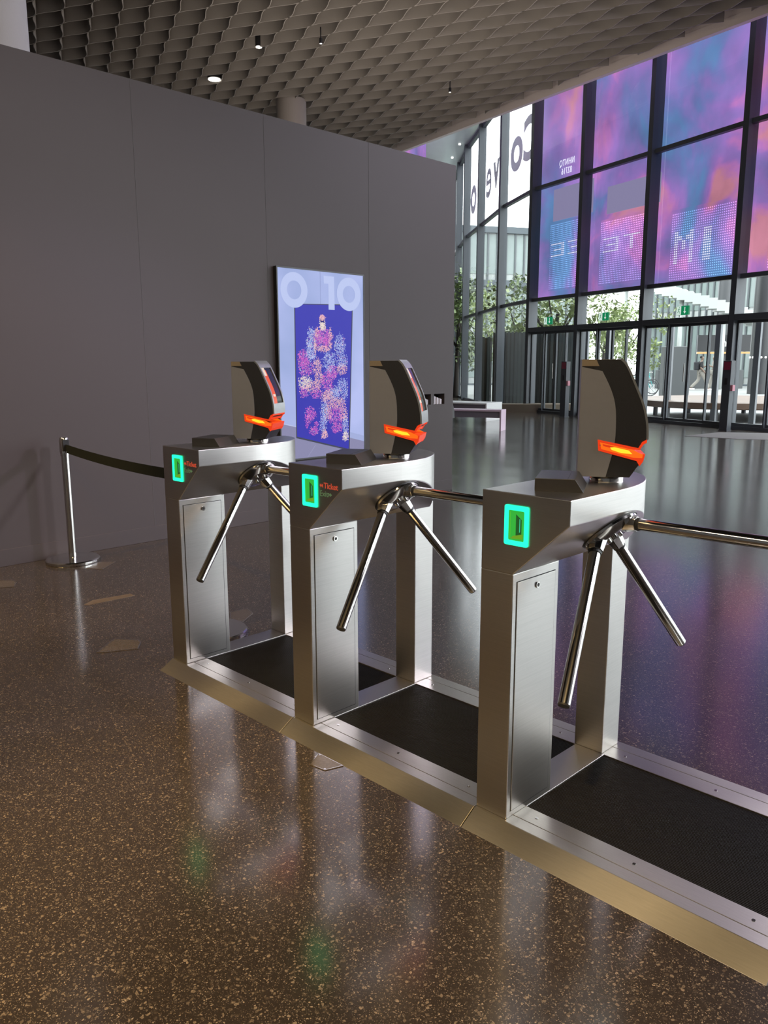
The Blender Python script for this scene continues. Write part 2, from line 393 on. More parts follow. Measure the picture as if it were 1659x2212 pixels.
# ---- LED screens behind the upper panes (one per bay), with a screen's reflection painted as glowing dots in front
FONT = {'E': ["11111", "10000", "10000", "11110", "10000", "10000", "11111"], 'O': ["01110", "10001", "10001", "10001", "10001", "10001", "01110"],
 'T': ["11111", "00100", "00100", "00100", "00100", "00100", "00100"], 'M': ["10001", "11011", "10101", "10101", "10001", "10001", "10001"],
 'I': ["00110", "00110", "00110", "00110", "00110", "00110", "00110"], 'N': ["10001", "11001", "10101", "10011", "10001", "10001", "10001"]}
led_labels = {5: 'violet LED cloud screen in the facade bay right of the code text', }
names_l = {4: 'outermost right', 5: 'right', 6: 'third', 7: 'middle', 8: 'left'}
words = {6: 'MI', 7: 'ETO', 8: 'EE', 5: 'N'}
for i in sorted(LEDBAYS):
    M, Lb = bay_frame(i)
    lab = {8: 'violet and blue LED cloud screen showing the mirrored code text, leftmost screen in the facade',
           7: 'LED cloud screen with a coral blotch, between the code text screen and the widest screen',
           6: 'widest LED cloud screen in view, third from the left, glowing pink at its lower right',
           5: 'narrow slice of LED cloud screen at the right edge of the photo',
           4: 'LED cloud screen in the first facade bay beyond the right edge of the photo'}.get(i, 'LED cloud screen in the second facade bay beyond the right edge of the photo')
    t = thing('led_screen', lab, 'screen', M @ Vector((0, .3, 3.12)), 0, 'LED screens in the glass facade' if i > 4 else 'LED screens beyond the right edge')
    Mi = Matrix.Translation(-(M @ Vector((0, .3, 3.12)))) @ M
    f = MB(); f.box(.005 if i < 8 else -.35, .34, 3.12, Lb-.02, .40, ZT-.02, M=Mi); f.build('display', LED, t)
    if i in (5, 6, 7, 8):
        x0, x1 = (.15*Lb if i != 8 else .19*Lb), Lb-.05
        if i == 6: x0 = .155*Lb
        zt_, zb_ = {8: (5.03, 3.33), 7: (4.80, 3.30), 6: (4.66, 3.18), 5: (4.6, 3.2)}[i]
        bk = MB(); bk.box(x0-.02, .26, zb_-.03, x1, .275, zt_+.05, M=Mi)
        dpn = bk.build('reflection_panel', LED, t)
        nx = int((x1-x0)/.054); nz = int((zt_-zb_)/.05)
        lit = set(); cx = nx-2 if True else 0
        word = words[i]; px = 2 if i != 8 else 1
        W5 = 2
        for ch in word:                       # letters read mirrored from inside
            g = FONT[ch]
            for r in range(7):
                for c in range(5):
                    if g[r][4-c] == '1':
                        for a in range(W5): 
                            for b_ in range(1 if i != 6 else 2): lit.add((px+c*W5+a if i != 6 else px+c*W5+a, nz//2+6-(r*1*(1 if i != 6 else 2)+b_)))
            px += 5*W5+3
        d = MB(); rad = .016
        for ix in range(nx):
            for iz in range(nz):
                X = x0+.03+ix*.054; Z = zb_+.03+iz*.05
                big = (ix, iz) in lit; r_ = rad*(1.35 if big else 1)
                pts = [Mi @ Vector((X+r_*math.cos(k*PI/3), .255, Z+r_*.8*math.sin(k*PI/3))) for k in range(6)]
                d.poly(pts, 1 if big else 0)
        tag(d.build('reflected_dots', [LEDD, DOTW], dpn, fixn=False), 'grid of glowing dots standing in for a screen reflection', kind='stuff')
    if i in (7, 8):
        pp = MB(); pp.box(.21*Lb, .30, 5.12 if i == 8 else 4.98, Lb-.05, .315, 5.93 if i == 8 else 5.62, M=Mi)
        pp.build('pale_panel', emis('pale_lilac', srgb(146, 138, 176), .9), t)
    if i == 8:
        me = text_mesh('NHNTQ\n82716', .235, .004, 'CENTER', spacing=1.12, line=.95)
        Mt = Mi @ Matrix.Translation((Lb*.45, .30, 6.47)) @ Matrix.Diagonal((.66, 1, .96, 1)) @ Matrix(((-1, 0, 0, 0), (0, 0, 1, 0), (0, 1, 0, 0), (0, 0, 0, 1)))
        place_text('code_text', me, emis('white_pixels', srgb(230, 225, 250), 1.2), Mt, t)

# mirrored lettering stuck on the outer glass: seen from behind
LETM, _nt, _b = new_mat('grey_film')
_b.inputs['Base Color'].default_value = (.62, .60, .66, 1); _b.inputs['Roughness'].default_value = .6
_tr = _nt.nodes.new('ShaderNodeBsdfTransparent'); _mx = _nt.nodes.new('ShaderNodeMixShader'); _mx.inputs[0].default_value = .81
_tr.inputs[0].default_value = (.75, .72, .8, 1)
_nt.links.new(_tr.outputs[0], _mx.inputs[1]); _nt.links.new(_b.outputs[0], _mx.inputs[2]); _nt.links.new(_mx.outputs[0], _nt.nodes['Material Output'].inputs[0])
def letter(ch, i, frac, zc, size, lab):
    M, Lb = bay_frame(i)
    me = text_mesh(ch, size, .004, 'CENTER', bold=.015 if ch == 'e' else .05)
    Mt = M @ Matrix.Translation((Lb*frac, .03, zc)) @ Matrix(((-1, 0, 0, 0), (0, 0, 1, 0), (0, 1, 0, 0), (0, 0, 0, 1)))
    o = place_text('window_letter', me, LETM, Mt); tag(o, lab, 'lettering', 'grey letters on the glass facade'); return o
letter('C', 9, .79, 6.95, 1.55, 'large grey mirrored letter C on the glass, highest and nearest the violet screen')
letter('o', 9, .37, 6.88, 1.8, 'large grey mirrored letter o on the glass, beside the letter C')
letter('v', 10, .62, 6.85, 1.6, 'pale grey mirrored letter v on the glass, between the letters o and e')
letter('e', 10, .29, 6.75, 1.85, 'grey mirrored letter e on the glass, left of the letter v')
letter('o', 11, .38, 6.72, 1.85, 'small looking grey mirrored letter o on the glass, leftmost of the letters')
# violet screen hanging high at the left behind the ceiling edge
a = at_z(927, 302, 9.0); m = MB()
Mv = Matrix.Translation((a.x*.93, a.y*.93-.1, 0)) @ Matrix.Rotation(math.radians(-35), 4, 'Z')
m.box(-4.5, -.05, 6.9, 0, .05, 9.15, M=Mv)
tag(m.build('led_banner', LED), 'violet LED banner high above the end of the dark wall, below the pale ceiling edge', 'screen')

# ---- round ceiling columns
def column(name, x, y, r, z1, lab, mat, z0=0.0):
    m = MB(); m.lathe([(r, z0), (r, z1)], 48, cx=x, cy=y)
    return tag(m.build(name, mat), lab, 'column')
c = at_z(629, 222, HC)
column('round_column', c.x, c.y, .36, HC+.05, 'pale round column rising behind the dark wall into the honeycomb ceiling', plain('beige_column', (.30, .27, .25), .7, vary=.04))
d = ray(-46, 60); d = d/math.hypot(d.x, d.y)
cc = CAM+d*8.4
column('round_column', cc.x, cc.y, .40, HC+.05, 'pale round column cut off by the top left corner of the photo', WHITEP)

# ---- ceiling lamps
def downlight(u, v, r, lab, s, tilt=0):
    p = at_z(u, v, HC+.02)
    t = thing('ceiling_lamp', lab, 'lamp', (p.x, p.y, HC+.02), 0, 'round lamps in the honeycomb ceiling')
    m = MB(); m.lathe([(r*1.12, .0), (r*1.15, .22), (r*.5, .28)], 32); m.build('housing', BLACKP, t)
    m = MB(); m.lathe([(r, -.012), (r*.95, -.004)], 32); m.build('diffuser', emis('lamp_diffuser', (1, .93, .80), s), t)
    m = MB(); m.tube((0, 0, .27), (0, 0, .3), .015, n=8); m.build('stem', BLACKP, t)
    return t
downlight(463, 171, .135, 'large bright round lamp in the ceiling, the lower left of the two lit ones', 9)
downlight(559, 101, .062, 'small bright round lamp in the ceiling, up and right of the large one', 9)
for u, v, lab in ((972, 190, 'tiny spotlight hanging from the ceiling near the pale ceiling edge'), (693, 83, 'tiny white spotlight in the ceiling right of the two lit lamps')):
    p = at_z(u, v, HC-.1)
    t = thing('ceiling_spotlight', lab, 'lamp', (p.x, p.y, HC-.1), 0)
    m = MB(); m.tube((0, 0, 0), (0, 0, .2), .012, n=12); m.build('stem', BLACKP, t)
    m = MB(); m.tube((0, 0, -.09), (0, 0, 0), .032, n=16); hd = m.build('lamp_head', BLACKP, t)
    m = MB(); m.tube((0, 0, -.095), (0, 0, -.089), .024, n=16); m.build('lens', emis('lens_glow', (1, .95, .9), 2.0), t)
for k, (u, v) in enumerate(((1010, 273), (993, 311), (977, 340))):
    p = at_z(u, v, ZT)
    m = MB(); m.tube((p.x, p.y, ZT-.03), (p.x, p.y, ZT), .05, n=16)
    tag(m.build('soffit_spotlight', emis('spot_glow', (1, 1, .98), 2.0)), 'small round spotlight in the satin high ceiling behind the ceiling edge, ' + ('topmost', 'middle', 'lowest')[k] + ' of three', 'lamp', 'spotlights in the high ceiling')

# ================================================================== TURNSTILES
S = .8749; W = .2839; w_ = .111; D = .231; RY0, RY1 = .5573, .6653
ZB = .04; ZBAND = .9422; ZBOT = .7821; ZTOP = 1.01
SL = (ZBAND-ZBOT)/(W-w_)
def make_turnstile(with_text=True):
    t = thing('turnstile', 'x', 'turnstile')
    m = MB(); m.box(0, 0, ZB, w_, D, ZBOT); m.build('front_post', STEEL, t, bevel=.0025)
    # service door on the +x side of the front post, with its dark gap and lock
    m = MB(); m.box(w_-.001, .018, ZB+.018, w_+.0006, D-.018, ZBOT-.024); gp = m.build('door_gap', DARKST, t)
    m = MB(); m.box(w_-.001, .0205, ZB+.0205, w_+.0022, D-.0205, ZBOT-.0265); pn = m.build('service_door', STEEL, t, bevel=.0008)
    m = MB(); m.tube((w_, .118, .731), (w_+.006, .118, .731), .0095, n=24); m.tube((w_+.006, .118, .731), (w_+.0065, .118, .731), .0055, n=16, mi=1)
    m.build('lock', [CHROME, DARKST], pn)
    m = MB(); m.box(-.004, RY0, ZB, .104, RY1, ZBOT+.02); m.build('rear_post', STEEL, t, bevel=.0025)
    # housing: D shaped plan cut by the sloping underside
    bm = bmesh.new(); out = [(0, 0), (W, 0)]
    for k in range(0, 33):
        a = k/32*PI/2; out.append((W*math.cos(a)**.92 if k < 32 else 0.0, .27+.395*math.sin(a)))
    vs = [bm.verts.new((x, y, ZTOP)) for x, y in out]; top = bm.faces.new(vs)
    r = bmesh.ops.extrude_face_region(bm, geom=[top]); ev = [v for v in r['geom'] if isinstance(v, bmesh.types.BMVert)]
    for v in ev: v.co.z = ZBOT
    nrm = Vector((SL, 0, -1)).normalized()
    res = bmesh.ops.bisect_plane(bm, geom=bm.verts[:]+bm.edges[:]+bm.faces[:], plane_co=(w_, 0, ZBOT), plane_no=nrm, clear_outer=True)
    ed = [e for e in bm.edges if e.is_boundary]
    bmesh.ops.holes_fill(bm, edges=ed, sides=0)
    bmesh.ops.recalc_face_normals(bm, faces=bm.faces)
    for f in bm.faces:
        if abs(f.normal.z) < .01 and f.calc_center_median().y > .28: f.smooth = True
    for e in bm.edges:
        if len(e.link_faces) == 2 and e.calc_face_angle(0) > .5: e.smooth = False
    me = bpy.data.meshes.new('housing'); bm.to_mesh(me); bm.free(); me.materials.append(STEELH)
    h = bpy.data.objects.new('housing', me); COL.objects.link(h); h.parent = t
    b = h.modifiers.new('edge', 'BEVEL'); b.width = .0022; b.segments = 2; b.limit_method = 'ANGLE'; b.angle_limit = math.radians(30)
    m = MB(); m.box(.002, .002, ZBOT-.003, w_-.002, D-.002, ZBOT); m.build('seam', DARKST, t)
    # lit reader window in the front face
    x0, x1, z0, z1 = .080, .158, .866, .977
    def rr(x0, x1, z0, z1, r, n=6):
        P = []
        for cx, cz, a0 in ((x1-r, z1-r, 0), (x0+r, z1-r, 90), (x0+r, z0+r, 180), (x1-r, z0+r, 270)):
            for k in range(n+1): a = math.radians(a0+90*k/n); P.append((cx+r*math.cos(a), cz+r*math.sin(a)))
        return P
    m = MB(); A = rr(x0, x1, z0, z1, .006); B = rr(x0+.0125, x1-.0125, z0+.0135, z1-.0135, .004)
    va = [m.bm.verts.new((a, -.004, b)) for a, b in A]; vb = [m.bm.verts.new((a, -.004, b)) for a, b in B]
    vc = [m.bm.verts.new((a, .0, b)) for a, b in A]; vd = [m.bm.verts.new((a, .0, b)) for a, b in B]
    n = len(A)
    for k in range(n):
        q = (k+1) % n
        m.bm.faces.new((va[k], va[q], vb[q], vb[k])); m.bm.faces.new((va[k], vc[k], vc[q], va[q])); m.bm.faces.new((vb[k], vb[q], vd[q], vd[k]))
    rd = m.build('reader_ring', emis('turquoise_light', (.012, 1.0, .40), 2.0), t)
    rd['label'] = 'glowing turquoise ring'
    m = MB(); m.prism(B, -.0012, -.0002, axis='y'); m.build('reader_window', emis('green_glow', srgb(52, 178, 60), 1.0), rd)
    cx, cz = (x0+x1)/2, (z0+z1)/2
    m = MB()
    m.poly([(x0+.017, -.0016, z0+.018), (x0+.017, -.0016, z1-.018), (x0+.0195, -.0016, z1-.018), (x0+.0195, -.0016, z0+.018)])
    m.poly([(cx-.002, -.0016, cz+.032), (cx+.017, -.0016, cz+.018), (cx+.017, -.0016, cz-.022), (cx-.002, -.0016, cz-.028)], 1)
    m.poly([(x0+.02, -.0016, z0+.018), (x1-.018, -.0016, z0+.02), (x1-.018, -.0016, z0+.034), (x0+.028, -.0016, z0+.026)], 2)
    m.poly([(cx+.010, -.002, cz+.020), (cx+.0125, -.002, cz+.019), (cx+.0125, -.002, cz-.016), (cx+.010, -.002, cz-.018)], 3)
    m.build('reader_shutter', [emis('g1', srgb(90, 210, 60), .8), emis('g2', srgb(36, 104, 44), .7), emis('g3', srgb(120, 176, 40), .8), emis('g4', srgb(60, 220, 160), .9)], rd, fixn=False)
    if with_text:
        RED = emis('red_print', srgb(205, 78, 52), .85); GRN = emis('green_print', srgb(88, 112, 74), .9)
        R90 = Matrix.Rotation(PI/2, 4, 'X')
        me = text_mesh('Ticket', .0285, .0002, bold=.0003); place_text('ticket_text', me, RED, Matrix.Translation((.192, -.0006, .938)) @ R90, t)
        me = text_mesh('Exit', .0285, .0002, bold=.0001); place_text('exit_text', me, GRN, Matrix.Translation((.170, -.0006, .9095)) @ R90, t)
        m = MB()
        for k in range(2): m.prism([(.170+k*.009, .9465), (.179+k*.009, .953), (.179+k*.009, .940)], -.0008, 0, axis='y')
        m.build('ticket_arrows', RED, t)
        m = MB()
        for k in range(2): m.prism([(.2245+k*.009, .918), (.2155+k*.009, .9245), (.2155+k*.009, .9115)], -.0008, 0, axis='y')
        m.build('exit_arrows', GRN, t)
    # small chamfered cover box on the lid
    cb = MB(); az = math.radians(28); Mb = Matrix.Translation((.125, .070, ZTOP)) @ Matrix.Rotation(az, 4, 'Z')
    cb.prism([(0, 0), (.132, 0), (.108, .036), (0, .036)], 0, .180, axis='y', M=Mb)
    bx = cb.build('cover_box', plain('dark_grey_box', (.052, .049, .047), .38, .3, vary=.1), t, bevel=.0012)
    cb = MB(); cb.box(.088, .002, .0358, .0888, .183, .0364, M=Mb); cb.build('box_seam', DARKST, bx)
    # tripod hub on the slope
    apex = Vector((.1799, .3444, .9004)); ax = math.radians(43.1); cone = math.radians(46.8); rt = math.radians(2.5)
    a = Vector((math.sin(ax), 0, -math.cos(ax))); bb = Vector((math.cos(ax), 0, math.sin(ax))); c_ = Vector((0, 1, 0))
    hub = apex+a*.040
    m = MB(); m.tube(hub-a*.002, hub+a*.003, .094, .092, n=56, smooth=False); hb = m.build('hub_ring', DARKST, t)
    m = MB()
    n = 56; prof = [(.089, .002), (.088, .010), (.072, .019), (.045, .026), (.0, .028)]
    rings = [[m.bm.verts.new(hub+a*z+(bb*math.cos(k*2*PI/n)+c_*math.sin(k*2*PI/n))*r) for k in range(n)] for r, z in prof[:-1]]
    for ra, rb in zip(rings, rings[1:]):
        for k in range(n):
            f = m.bm.faces.new((ra[k], ra[(k+1) % n], rb[(k+1) % n], rb[k])); f.smooth = True
    m.bm.faces.new(rings[-1]); m.build('hub', CHROME, hb)
    for k in range(3):
        ph = rt+k*2*PI/3+PI/3
        p = hub+a*.026+(bb*math.cos(ph)+c_*math.sin(ph))*.022
        m = MB(); m.tube(p, p+a*.006, .0062, n=16); m.tube(p+a*.006, p+a*.0064, .0035, n=6, mi=1)
        m.build('hub_bolt', [CHROME, DARKST], hb)
    for k in range(3):
        ph = rt+k*2*PI/3
        d = a*math.cos(cone)+(bb*math.cos(ph)+c_*math.sin(ph))*math.sin(cone)
        m = MB(); m.tube(apex+d*.055, apex+d*.112, .031, .0225, n=8, smooth=False); m.tube(apex+d*.112, apex+d*.122, .0195, .0195, n=20, mi=1)
        m.build('arm_socket', [CHROME, DARKST], t, bevel=.0015)
        m = MB(); m.tube(apex+d*.120, apex+d*.586, .0172, n=28); am = m.build('tripod_arm', CHROME, t)
        m = MB(); m.tube(apex+d*.586, apex+d*.590, .0170, .0155, n=28); m.build('end_cap', BLACKP, am)
    # ---- ticket scanner head
    Mk = Matrix.Translation((.13, .282, 0)) @ Matrix.Rotation(math.radians(33), 4, 'Z')   # local x forward along profile, local y across
    KW = .148
    m = MB(); m.lathe([(.050, ZTOP), (.050, 1.022), (.046, 1.03)], 40, cx=0, cy=0)
    p0 = Mk @ Vector((.085, KW*.45, 0))
    ped = m.build('pedestal', CHROME, t); ped.location = (p0.x, p0.y, 0)
    front = [(.105, 1.367), (.123, 1.347), (.149, 1.292), (.173, 1.235), (.185, 1.184), (.188, 1.140)]
    def dens(P, n=5):
        R_ = []
        for i in range(len(P)-1):
            p_ = [Vector(P[max(0, i-1)]), Vector(P[i]), Vector(P[i+1]), Vector(P[min(len(P)-1, i+2)])]
            for k in range(n):
                u = k/n; R_.append(.5*((2*p_[1])+(-p_[0]+p_[2])*u+(2*p_[0]-5*p_[1]+4*p_[2]-p_[3])*u*u+(-p_[0]+3*p_[1]-3*p_[2]+p_[3])*u**3))
        R_.append(Vector(P[-1])); return [(v.x, v.y) for v in R_]
    fr = dens(front)
    body = [(0, 1.03), (0, 1.367)]+fr+[(.166, 1.112), (.056, 1.130), (.056, 1.112), (.164, 1.086), (.172, 1.070), (.146, 1.03)]
    m = MB(); m.prism(body, 0, KW, axis='y', M=Mk); hd = m.build('scanner_head', BLACKP, t, bevel=.001)
    sd = dens([(.0385, 1.366), (.077, 1.295), (.096, 1.24), (.101, 1.175), (.098, 1.117), (.079, 1.0305)], 4)
    for y0_, y1_ in ((-.0022, .0), (KW, KW+.0022)):
        m = MB(); m.prism([(0, 1.0305), (0, 1.346)]+[q for q in sd if q[1] < 1.347], y0_, y1_, axis='y', M=Mk); m.build('side_plate', KIOSKST, hd)
        m = MB(); m.prism([(0, 1.348), (0, 1.3665), (.0385, 1.3665), (.0475, 1.348)], y0_, y1_, axis='y', M=Mk); m.build('side_cap', plain('cap_warm_reflection', (.34, .27, .18), .35, .4, vary=.05), hd)  # warm reflection along the top put into the cap's colour
    m = MB(); m.box(-.002, 0, 1.0305, 0, KW, 1.366, M=Mk); m.build('back_plate', KIOSKST, hd)
    # curved front bezel and its screen
    def strip(P, o, ya, yb, thick):
        A = []
        for i, q in enumerate(P):
            a_ = Vector(P[max(0, i-1)]); b_ = Vector(P[min(len(P)-1, i+1)]); tt = (b_-a_).normalized(); nn = Vector((-tt.y, tt.x)); nn = nn if nn.x > 0 else -nn
            A.append((Vector(q)+nn*o, Vector(q)+nn*(o+thick)))
        outl = [a_[0] for a_ in A]+[a_[1] for a_ in A[::-1]]
        return [(v.x, v.y) for v in outl]
    fr2 = [q for q in fr if q[1] > 1.137]
    m = MB()
    m.prism(strip(fr2, -.001, 0, 0, .006), 0, .014, axis='y', M=Mk); m.prism(strip(fr2, -.001, 0, 0, .006), KW-.014, KW, axis='y', M=Mk)
    lo = [q for q in fr if 1.137 < q[1] < 1.19]; hi = [q for q in fr if q[1] > 1.335]
    m.prism(strip(lo, -.001, 0, 0, .006), .014, KW-.014, axis='y', M=Mk); m.prism(strip(hi, -.001, 0, 0, .006), .014, KW-.014, axis='y', M=Mk)
    m.build('bezel', GREYP, hd)
    mid = [q for q in fr if 1.175 < q[1] < 1.352]
    m = MB(); m.prism(strip(mid, .0, 0, 0, .0015), .014, KW-.014, axis='y', M=Mk)
    sn = m.build('screen', plain('black_glass', (.01, .01, .012), .12, vary=.1), hd)
    s1 = [q for q in mid if q[1] < 1.335]
    m = MB(); m.prism(strip(s1, .0016, 0, 0, .0006), .020, .062, axis='y', M=Mk, mi=0)
    s2 = [q for q in mid if 1.300 < q[1] < 1.345]; m.prism(strip(s2, .0024, 0, 0, .0004), .022, .05, axis='y', M=Mk, mi=1)
    s3 = [q for q in mid if 1.205 < q[1] < 1.235]; m.prism(strip(s3, .0024, 0, 0, .0004), .030, .058, axis='y', M=Mk, mi=1)
    sg = m.build('screen_graphic', [emis('screen_orange', srgb(240, 92, 50), .95), emis('screen_white', srgb(250, 225, 205), .9)], sn)
    sg['label'] = 'orange and white picture shown on the screen'
    # glowing orange ticket slot
    full = [(.052, 1.139), (.166, 1.116), (.176, 1.134), (.1885, 1.141), (.1885, 1.132), (.180, 1.127), (.170, 1.111), (.150, 1.1125), (.060, 1.131), (.058, 1.120), (.150, 1.101), (.186, 1.099), (.181, 1.078), (.172, 1.064), (.163, 1.079), (.055, 1.107)]
    m = MB()
    m.prism(full, -.0035, .004, axis='y', M=Mk); m.prism(full, KW-.004, KW+.0035, axis='y', M=Mk)
    m.prism([(.150, 1.098), (.186, 1.098), (.181, 1.078), (.172, 1.066), (.163, 1.079), (.150, 1.083)], .003, KW-.003, axis='y', M=Mk)
    m.prism([(.160, 1.117), (.166, 1.118), (.176, 1.135), (.188, 1.141), (.188, 1.135), (.179, 1.130), (.170, 1.114)], .003, KW-.003, axis='y', M=Mk)
    sl = m.build('ticket_slot', emis('orange_acrylic', srgb(232, 60, 20), 1.0), hd); sl['label'] = 'glowing orange acrylic slot'
    for ya, yb, sg_ in ((-.0042, -.003, -1), (KW+.003, KW+.0042, 1)):
        m = MB(); m.prism([(.059, 1.131), (.150, 1.1115), (.166, 1.104), (.179, 1.098), (.178, 1.088), (.150, 1.089), (.063, 1.112)], ya, yb, axis='y', M=Mk)
        m.build('slot_tray', emis('bright_orange', srgb(255, 104, 20), 1.15), sl)
        o_ = .0006*sg_
        m = MB(); m.prism([(.085, 1.121), (.140, 1.109), (.150, 1.099), (.120, 1.101), (.092, 1.110)], ya+o_, yb+o_, axis='y', M=Mk)
        m.build('slot_glow', emis('yellow_glow', srgb(255, 190, 40), 1.6), sl)
        m = MB(); m.prism([(.066, 1.1265), (.104, 1.1185), (.085, 1.1165), (.068, 1.121)], ya+o_*1.6, yb+o_*1.6, axis='y', M=Mk)
        m.build('slot_edge', emis('red_glow', srgb(230, 60, 20), .9), sl)
    return t
t1 = make_turnstile()
t1['label'] = 'brushed steel turnstile farthest from the camera, next to the black belt barrier and dark wall'
t1['group'] = 'turnstiles in a row'
t2 = copy_tree(t1); t2.location = (S, 0, 0); t2['label'] = 'middle brushed steel turnstile, standing in front of the large portrait screen'
t3 = make_turnstile(False); t3['group'] = 'turnstiles in a row'; t3.location = (2*S, 0, 0)
t3['label'] = 'nearest and largest brushed steel turnstile, without Ticket lettering beside its green window'

# ---- low steel platform, one unit per lane
def make_platform():
    t = thing('floor_platform', 'x', 'platform')
    yr, yc, ys_, ym = -.0732, -.0083, .036, .1035
    m = MB(); m.prism([(yr, 0), (yc, ZB), (yc, 0)], 0.0015, S-.0015, axis='x'); m.build('front_ramp', PLATE, t, bevel=.001)
    m = MB(); m.box(0.001, yc, 0, S-.001, ys_-.001, ZB); m.box(.001, ys_+.001, 0, S-.001, ym, ZB); m.build('front_rail', PLATE, t, bevel=.001)
    m = MB(); m.box(0.001, ys_-.001, 0, S-.001, ys_+.001, ZB-.002); m.build('rail_slot', DARKST, t)
    m = MB(); m.box(0.001, .5575, 0, S-.001, .629, ZB); m.box(.001, .631, 0, S-.001, .680, ZB); m.build('rear_rail', PLATE, t, bevel=.001)
    m = MB(); m.box(0.001, .629, 0, S-.001, .631, ZB-.002); m.build('rear_slot', DARKST, t)
    m = MB(); m.prism([(.680, 0), (.680, ZB), (.745, 0)], 0.0015, S-.0015, axis='x'); m.build('rear_ramp', PLATE, t, bevel=.001)
    m = MB(); m.box(0.001, ym, 0, w_+.001, .5575, ZB+.001); m.build('side_sill', STEELH, t, bevel=.001)
    # ribbed mat
    m = MB(); x = w_+.003; m.box(w_+.002, ym+.001, 0, S-.001, .5565, ZB-.006); n = 70; st = (.5565-ym-.001)/n
    for k in range(n): m.box(w_+.002, ym+.001+k*st, ZB-.006, S-.001, ym+.001+(k+.55)*st, ZB-.0035)
    m.build('rubber_mat', MATM, t)
    for yy in (.070, .595):
        for k in range(3):
            xx = .17+k*.31
            m = MB(); m.tube((xx, yy, ZB-.001), (xx, yy, ZB+.0012), .0055, .0045, n=16); m.build('screw', CHROME, t)
    return t
pf = make_platform(); pf['group'] = 'steel floor platforms under the turnstiles'
pf['label'] = 'steel ramp platform with black mat between the farthest and middle turnstiles'
for k, lab in ((1, 'steel ramp platform with black mat between the middle and nearest turnstiles'), (2, 'nearest steel ramp platform with black mat, running out of the photo at lower right')):
    q = copy_tree(pf); q.location = (S*k, 0, 0); q['label'] = lab

# ================================================================== BELT BARRIERS
def stanchion(x, y, lab):
    t = thing('belt_post', lab, 'barrier post', (x, y, 0), 0, 'belt barrier posts')
    m = MB(); m.lathe([(.178, 0), (.181, .004), (.181, .020), (.174, .026), (.05, .030), (.03, .034)], 56); m.build('base', CHROME, t)
    m = MB(); m.lathe([(.0255, .03), (.0255, .755)], 32); m.build('pole', CHROME, t)
    m = MB(); m.lathe([(.030, .755), (.030, .862), (.026, .868)], 32); hd = m.build('head', CHROME, t)
    m = MB(); m.box(.012, -.022, .775, .036, .022, .855); m.box(-.036, -.022, .765, -.012, .022, .845); m.box(-.062, -.010, .735, -.020, .010, .745); m.build('belt_clip', BLACKP, hd, bevel=.002)
    return t
P1 = (-2.262, .535); P2 = (-.26, .37)
s1 = stanchion(*P1, 'chrome belt barrier post standing against the dark wall')
s2 = stanchion(*P2, 'chrome belt barrier post mostly hidden behind the farthest turnstile')
for s_ in (s1, s2): s_.rotation_euler.z = math.atan2(P2[1]-P1[1], P2[0]-P1[0])
m = MB(); a = Vector(P1); b = Vector(P2); rows = [[], []]
dd = (b-a).normalized(); a = a+dd*.0365; b = b-dd*.0365; nn = Vector((-dd.y, dd.x))*.0012
ra, rb, rc, rdw = [], [], [], []
for k in range(33):
    u = k/32; q = a.lerp(b, u); z = .822-.022*(1-(2*u-1)**2)+.004*u
    ra.append((q.x+nn.x, q.y+nn.y, z)); rb.append((q.x+nn.x, q.y+nn.y, z-.058)); rc.append((q.x-nn.x, q.y-nn.y, z-.058)); rdw.append((q.x-nn.x, q.y-nn.y, z))
m.grid([ra, rb, rc, rdw, ra])
tag(m.build('barrier_belt', plain('black_webbing', (.008, .010, .010), .9, spec=.15, vary=.2)), 'black webbing belt sagging from the chrome post to behind the farthest turnstile', 'belt')

# ================================================================== FLOOR PLATES
def floor_plate(pts, lab, brass=False):
    m = MB(); m.prism(pts, 0, .0022)
    t = m.build('floor_outlet_cover', plain('terrazzo_cover', (.085, .07, .058), .22, vary=.35, bscale=120), bevel=.0004)
    tag(t, lab, 'floor cover', 'angular floor covers')
    c = Vector((sum(p[0] for p in pts)/len(pts), sum(p[1] for p in pts)/len(pts)))
    m = MB(); A = [m.bm.verts.new((p[0], p[1], .0030)) for p in pts]; B = [m.bm.verts.new((c.x+(p[0]-c.x)*.94, c.y+(p[1]-c.y)*.94, .0030)) for p in pts]
    for k in range(len(pts)): q = (k+1) % len(pts); m.bm.faces.new((A[k], A[q], B[q], B[k]))
    m.build('metal_edge', CHROME, t)
    m = MB()
    q = pts[0]; q2 = pts[len(pts)//2]
    for p_ in (q, q2):
        m.tube((c.x+(p_[0]-c.x)*.8, c.y+(p_[1]-c.y)*.8, .002), (c.x+(p_[0]-c.x)*.8, c.y+(p_[1]-c.y)*.8, .0032), .004, n=12)
    m.build('screws', CHROME, t)
floor_plate([(-.418, -.173), (-.538, -.020), (-.434, .057), (-.395, .048), (-.321, -.006), (-.39, -.145)][::-1], 'angular metal-edged cover set in the floor left of the farthest turnstile, nearest complete one')
floor_plate([(-1.999, .507), (-2.107, .651), (-2.024, .733), (-1.894, .575)][::-1], 'small angular metal-edged cover in the floor at the foot of the chrome post')
floor_plate([(-.489, .636), (-.477, .743), (-.384, .717), (-.30, .589), (-.358, .55)][::-1], 'angular metal-edged cover in the floor seen under the farthest turnstile')
floor_plate([(1.142, -.149), (1.103, -.076), (1.232, -.074), (1.211, -.139)][::-1], 'angular metal-edged cover poking out from under the front steel ramp')
floor_plate([(-2.121, -.03), (-2.034, .047), (-1.963, .04), (-1.879, -.011), (-1.919, -.079), (-2.08, -.09)][::-1], 'angular metal-edged cover cut off by the left edge of the photo')
m = MB(); m.prism([(-1.204, .126), (-1.256, .203), (-1.222, .425), (-1.169, .421), (-1.183, .147)][::-1], 0, .0016)
